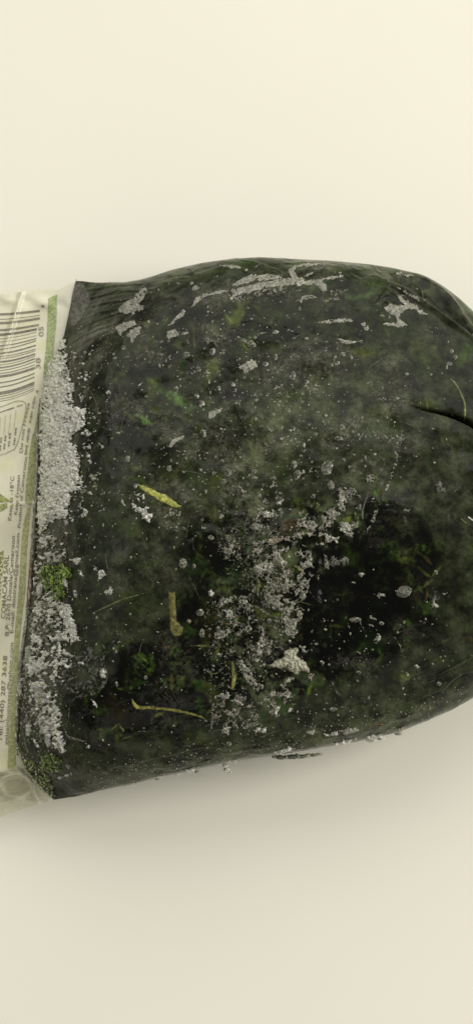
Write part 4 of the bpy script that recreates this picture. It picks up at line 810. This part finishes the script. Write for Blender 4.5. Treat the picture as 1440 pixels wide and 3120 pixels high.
# green border stripe, in the two runs the photograph shows
s1L = [(147, 908), (146, 950), (144, 1000), (140, 1060), (134, 1110), (132, 1150)]; s1R = [(175, 896), (174, 950), (171, 1000), (166, 1050), (162, 1090), (150, 1110), (138, 1150)]
lp_("green_stripe", s1L + s1R[::-1], LG, step=1.5)
s2L = [(118, 1235), (112, 1270), (105, 1310), (97, 1330), (90, 1380), (85, 1430), (80, 1470), (77, 1520), (76, 1532)]; s2R = [(122, 1235), (119, 1280), (117, 1320), (113, 1370), (109, 1430), (105, 1480), (103, 1520), (95, 1540)]
lp_("green_stripe", s2L + s2R[::-1], (0.39, 0.43, 0.19), step=1.5)
s3L = [(84, 1545), (78, 1570), (71, 1600), (65, 1650), (62, 1700), (60, 1750), (57, 1800), (52, 1850), (47, 1900), (43, 1960), (39, 2020), (35, 2080), (32, 2140), (29, 2200), (26, 2260), (24, 2310), (23, 2343)]; s3R = [(95, 1545), (91, 1580), (88, 1620), (83, 1680), (80, 1740), (78, 1800), (72, 1850), (66, 1900), (60, 1960), (56, 2020), (53, 2080), (50, 2140), (48, 2200), (47, 2260), (48, 2310), (51, 2338)]
lp_("green_stripe", s3L + s3R[::-1], (0.42, 0.44, 0.20), step=1.5)
# barcode
bars = [(355, 305, 32, 1), (425, 368, 9, 1), (478, 410, 32, .8), (575, 500, 28, .75), (640, 560, 32, 1.2), (698, 600, 7, .9), (740, 650, 7, .8), (795, 690, 14, 1), (845, 720, 12, 1), (900, 785, 20, 1), (945, 835, 12, .6), (975, 860, 10, .6), (1020, 905, 24, 1), (1062, 935, 8, .6), (1100, 970, 18, 1), (1140, 1010, 9, .9), (1180, 1055, 10, .7), (1222, 1100, 34, 1), (1310, 1175, 16, 1), (1370, 1225, 15, 1), (1455, 1310, 46, 1.1), (1500, 1352, 9, .8), (1535, 1385, 9, .9), (1568, 1412, 7, .9)]
for yl, yr, th, kk in bars:
    y0 = 880 + yl / 4.573; y1 = 880 + yr / 4.573; xr_ = np.interp(y1, [945, 985, 1000, 1080, 1180], [122, 122, 113, 108, 105]); h = th / 4.573 / 2 * .92
    sl = (y0 - y1) / xr_
    line = [(-200, y0 + sl * 90 - 0), (-90, y0 + sl * 55), (0, y0), (xr_ * .35, y0 - (y0 - y1) * .22), (xr_ * .7, y0 - (y0 - y1) * .60), (xr_, y1)]
    sp = spline(line, 5); up = [(p[0], p[1] - h) for p in sp]; dn = [(p[0], p[1] + h) for p in sp]
    polyb = up + dn[::-1]
    V = []; 
    for p in sp: V += [(p[0], p[1] - h), (p[0], p[1]), (p[0], p[1] + h)]
    V = np.array(V); Vw = on_label(0.00016)(V[:, 0], V[:, 1])[0]
    Fb = []
    for q in range(len(sp) - 1):
        for e_ in (0, 1): Fb.append((q * 3 + e_, q * 3 + 1 + e_, q * 3 + 4 + e_, q * 3 + 3 + e_))
    cb = np.array([0.24, 0.215, 0.165]) / kk ** .6
    add_mesh("barcode_bar", Vw, Fb, m_ink, label, np.tile(cb, (len(V), 1)))

# lettering laid along the label
def lettering(name, txt, p0, p1, size, off=0.0002, colr=INK, mid=None, name_label=None, sq=1.0):
    cu = bpy.data.curves.new("t", 'FONT'); cu.body = txt; cu.size = 1; cu.resolution_u = 3; cu.offset = 0.006
    ob = bpy.data.objects.new("t", cu); COL.objects.link(ob)
    dg = bpy.context.evaluated_depsgraph_get(); me = ob.evaluated_get(dg).to_mesh()
    V = np.array([v.co[:] for v in me.vertices]); Fp = [list(p.vertices) for p in me.polygons]
    ob.evaluated_get(dg).to_mesh_clear(); bpy.data.objects.remove(ob); bpy.data.curves.remove(cu)
    if not len(V): return
    u = (V[:, 0] - V[:, 0].min()) / (V[:, 0].max() - V[:, 0].min()); hgt = V[:, 1] * size * sq
    if mid is None: mid = ((p0[0] + p1[0]) / 2, (p0[1] + p1[1]) / 2)
    p0, p1, m1 = map(lambda q: np.array(q, float), (p0, p1, mid)); c = 2 * m1 - (p0 + p1) / 2
    B_ = ((1 - u) ** 2)[:, None] * p0 + (2 * u * (1 - u))[:, None] * c + (u ** 2)[:, None] * p1
    Tn = (2 * (1 - u))[:, None] * (c - p0) + (2 * u)[:, None] * (p1 - c); Tn /= np.linalg.norm(Tn, axis=1)[:, None]
    up = np.stack([Tn[:, 1], -Tn[:, 0]], 1)      # letter tops to the left when the line runs up
    Q = B_ + up * hgt[:, None]
    W = on_label(off)(Q[:, 0], Q[:, 1])[0] - np.array(bag.location)
    me2 = bpy.data.meshes.new(name); me2.from_pydata(W.tolist(), [], Fp); me2.update()
    a_ = me2.color_attributes.new('Col', 'FLOAT_COLOR', 'POINT'); cc = np.ones((len(W), 4), np.float32); cc[:, :3] = colr; a_.data.foreach_set('color', cc.ravel())
    me2.materials.append(m_ink); o = bpy.data.objects.new(name, me2); COL.objects.link(o); o.parent = label
    return o
T_ = "print_line"
lettering(T_, "COMACAM SARL", (17, 1885), (28, 1692), 20)
lettering(T_, "B.P: 2670 Douala/Cameroon", (27, 1937), (47, 1633), 17)
lettering(T_, "E-mail: doctrans@gmail.com", (41, 1929), (61, 1625), 16)
lettering(T_, "Product of Cameroon", (64, 1608), (84, 1393), 14, mid=(71, 1505))
lettering(T_, "Keep Frozen", (53, 1568), (62, 1448), 15, mid=(58, 1512))
lettering(T_, "Keep at -18°C", (35, 1586), (44, 1451), 16, mid=(40, 1520))
lettering(T_, "Do not Freeze", (69, 1380), (92, 1228), 13, mid=(77, 1305), colr=(.30, .27, .22))
lettering(T_, "Tel: (440) 287 3638", (6, 2262), (23, 1998), 18)
lettering(T_, "gelsainbusiness@yahoo.com", (25, 2270), (42, 1958), 17, colr=(.30, .28, .2))
for q, (a0, b0, a1, b1) in {"1": (136, 937, 137, 930), "05": (133, 1025, 133, 995), "38": (124, 1124, 124, 1090), "4": (119, 1198, 119, 1188)}.items():
    lettering("barcode_digits", q, (a0, b0), (a1, b1), 21 if len(q) > 1 else 14, colr=(.32, .29, .22))
# rounded table with ruled columns and its small print
def stroke(name, pts, wd, colr=(.42, .40, .27), off=0.0002):
    sp = spline(pts, 4); V = []; n = len(sp)
    tg = np.gradient(sp, axis=0); tg /= np.maximum(np.linalg.norm(tg, axis=1)[:, None], 1e-9); nr_ = np.stack([-tg[:, 1], tg[:, 0]], 1)
    V = np.concatenate([sp + nr_ * wd / 2, sp - nr_ * wd / 2]); W = on_label(off)(V[:, 0], V[:, 1])[0]
    Fb = [(q, q + 1, n + q + 1, n + q) for q in range(n - 1)]
    return add_mesh(name, W, Fb, m_ink, label, np.tile(np.array(colr), (len(V), 1)))
stroke("table_rule", [(-120, 1270), (0, 1240), (40, 1225), (62, 1221), (76, 1226), (80, 1240), (74, 1275), (60, 1330), (47, 1365), (30, 1375), (0, 1387), (-120, 1420)], 2)
for xa, ya, xb, yb_ in ((50, 1250, 42, 1310), (34, 1260, 27, 1325), (18, 1265, 12, 1325), (3, 1270, -2, 1330)):
    stroke("table_rule", [(xa, ya), ((xa + xb) / 2 + 0.3, (ya + yb_) / 2), (xb, yb_)], 1.6, (.55, .53, .34))
for x0_, n_ in ((-30, 0), (0, 9), (24, 5), (52, 4)):       # illegible small print: strokes only
    for q in range(n_):
        xx = x0_ + q * 4.5; yy = 1257 - xx * .34; stroke("small_print", [(xx, yy), (xx + 3, yy - 1.4 - (q % 2))], 3.2, INK)
for cx_, cy_, L_ in ((3, 1350, 46), (16, 1345, 46), (30, 1338, 44), (47, 1327, 58)):
    for q in range(int(L_ / 6)):
        if q == int(L_ / 12): continue
        yy = cy_ + L_ / 2 - q * 6; xx = cx_ + (cy_ - yy) * .12
        stroke("small_print", [(xx, yy), (xx + .5, yy - 4.2)], 5.4 - (q % 2) * 1.6, (.27, .25, .18))
for q in range(24):       # a second line too blurred to read
    if q in (4, 11, 12, 18): continue
    t_ = q / 24; xx = 81 + 20 * t_ + 9 * t_ * t_; yy = 1384 - 178 * t_
    stroke("small_print", [(xx - 2, yy), (xx - 1.2, yy - 5)], 8.5 - (q % 3) * 2.2, (.36, .33, .26))
# leaf emblem and green panel with cream letters, cut by the picture's edge
EM = (0.33, 0.38, 0.11)
lp_("leaf_emblem", [(-60, 1480), (0, 1502), (14, 1512), (40, 1530), (14, 1530), (0, 1532), (-60, 1540)], EM, cvar=.3, cscale=9)
lp_("leaf_emblem", [(-60, 1550), (0, 1536), (23, 1532), (24, 1548), (0, 1561), (-60, 1585)], (0.33, 0.37, 0.14), cvar=.3, cscale=9)
lp_("leaf_emblem", [(30, 1540), (42, 1534), (44, 1543), (34, 1543)], (0.42, 0.45, 0.16))
lp_("green_panel", [(-70, 1700), (0, 1682), (13, 1676), (8, 1752), (3, 1812), (0, 1830), (-70, 1850)], (0.30, 0.31, 0.12))
lettering("panel_letters", "PRODUCT", (3, 1835), (11, 1685), 34, off=0.0004, colr=(.72, .72, .42))

# heat seal strip between the print and the frost
seal = [(123, 1215), (119, 1260), (116, 1310), (115, 1400), (113, 1500), (108, 1560), (103, 1620), (98, 1700), (94, 1760), (88, 1850), (78, 1930), (68, 2000), (60, 2080), (54, 2160), (51, 2240), (54, 2300)]
def seal_col(a, b):
    mar = sm(1690, 1730, b) * sm(1860, 1830, b)
    base_ = np.array([0.19, 0.18, 0.13])[None] * (1 - mar[:, None]) + np.array([0.15, 0.085, 0.055])[None] * mar[:, None]
    w_ = sm(0.52, 0.62, fbm(np.stack([a / 5, b / 16, 0 * a], 1), 3, 301))[:, None]
    return base_ * (1 - w_ * .8) + np.array([0.45, 0.45, 0.36])[None] * w_ * .8
sp = spline(seal, 5); wd = np.interp(np.linspace(0, 1, len(sp)), [0, .12, .3, .6, .8, 1], [5, 10, 14, 17, 17, 8])
patch("heat_seal", lambda a, b: sdf_line(sp, wd, a, b), (40, 1200, 140, 2310), seal_col, m_seal, surf=on_label(0.0018), step=1.5, amp=3, nscale=12, dome=.0004, rough=.0008, rscale=8, cvar=.35, cscale=4)

# clear corner of film below the print
cl = [(-220, 2380), (0, 2349), (50, 2336), (58, 2325), (78, 2348), (110, 2388), (140, 2412), (158, 2440), (125, 2449), (60, 2470), (0, 2492), (-220, 2560)]
def clear_surf(px_, py_):
    z = 0.0120 - 0.0070 * sm(2340, 2540, py_) - 0.0000 * px_
    for pts, h, wd_ in [([(2, 2395), (15, 2372), (60, 2364), (85, 2375)], .0022, 4), ([(2, 2395), (20, 2420), (60, 2428), (88, 2412)], .0022, 4), ([(85, 2375), (100, 2400), (118, 2445)], .0022, 4.5), ([(50, 2340), (70, 2362), (95, 2376), (150, 2436)], .0016, 4), ([(0, 2450), (60, 2440), (115, 2447)], .0012, 5), ([(-60, 2400), (2, 2395)], .0015, 6), ([(20, 2420), (60, 2400), (85, 2375)], -.0010, 8), ([(0, 2355), (50, 2358), (80, 2362)], .001, 4)]:
        z = z + 1.5 * h * np.exp(-(sdf_line(spline(pts), 0, px_, py_) / (wd_ * 1.7)) ** 2)
    z = z + 0.0008 * (fbm2(px_, py_, 30, 3, 402) - .5)
    d = rays(px_, py_); t = (z - CAM[2]) / d[:, 2]
    return CAM[None] + d * t[:, None], np.tile(np.array([0, 0, 1.0]), (len(z), 1)), np.ones(len(z), bool)
patch("clear_corner", lambda a, b: sdf_poly(cl, a, b), bbox(cl), (.7, .7, .5), m_clear, surf=clear_surf, step=2, amp=1.5, nscale=20, base=0, cvar=0, label="clear crumpled film below the print")
# pale welded edge between print and film at the upper left
pl("film_rim", [(234, 853), (226, 880), (216, 930), (205, 985), (199, 1030)], [7, 4, 3, 3, 4], None, (0.16, 0.155, 0.12), m_smear, surf=on_label(0.0012), amp=1.2, nscale=9, dome=.0008, cvar=.35)
print("objects", len(bpy.data.objects))
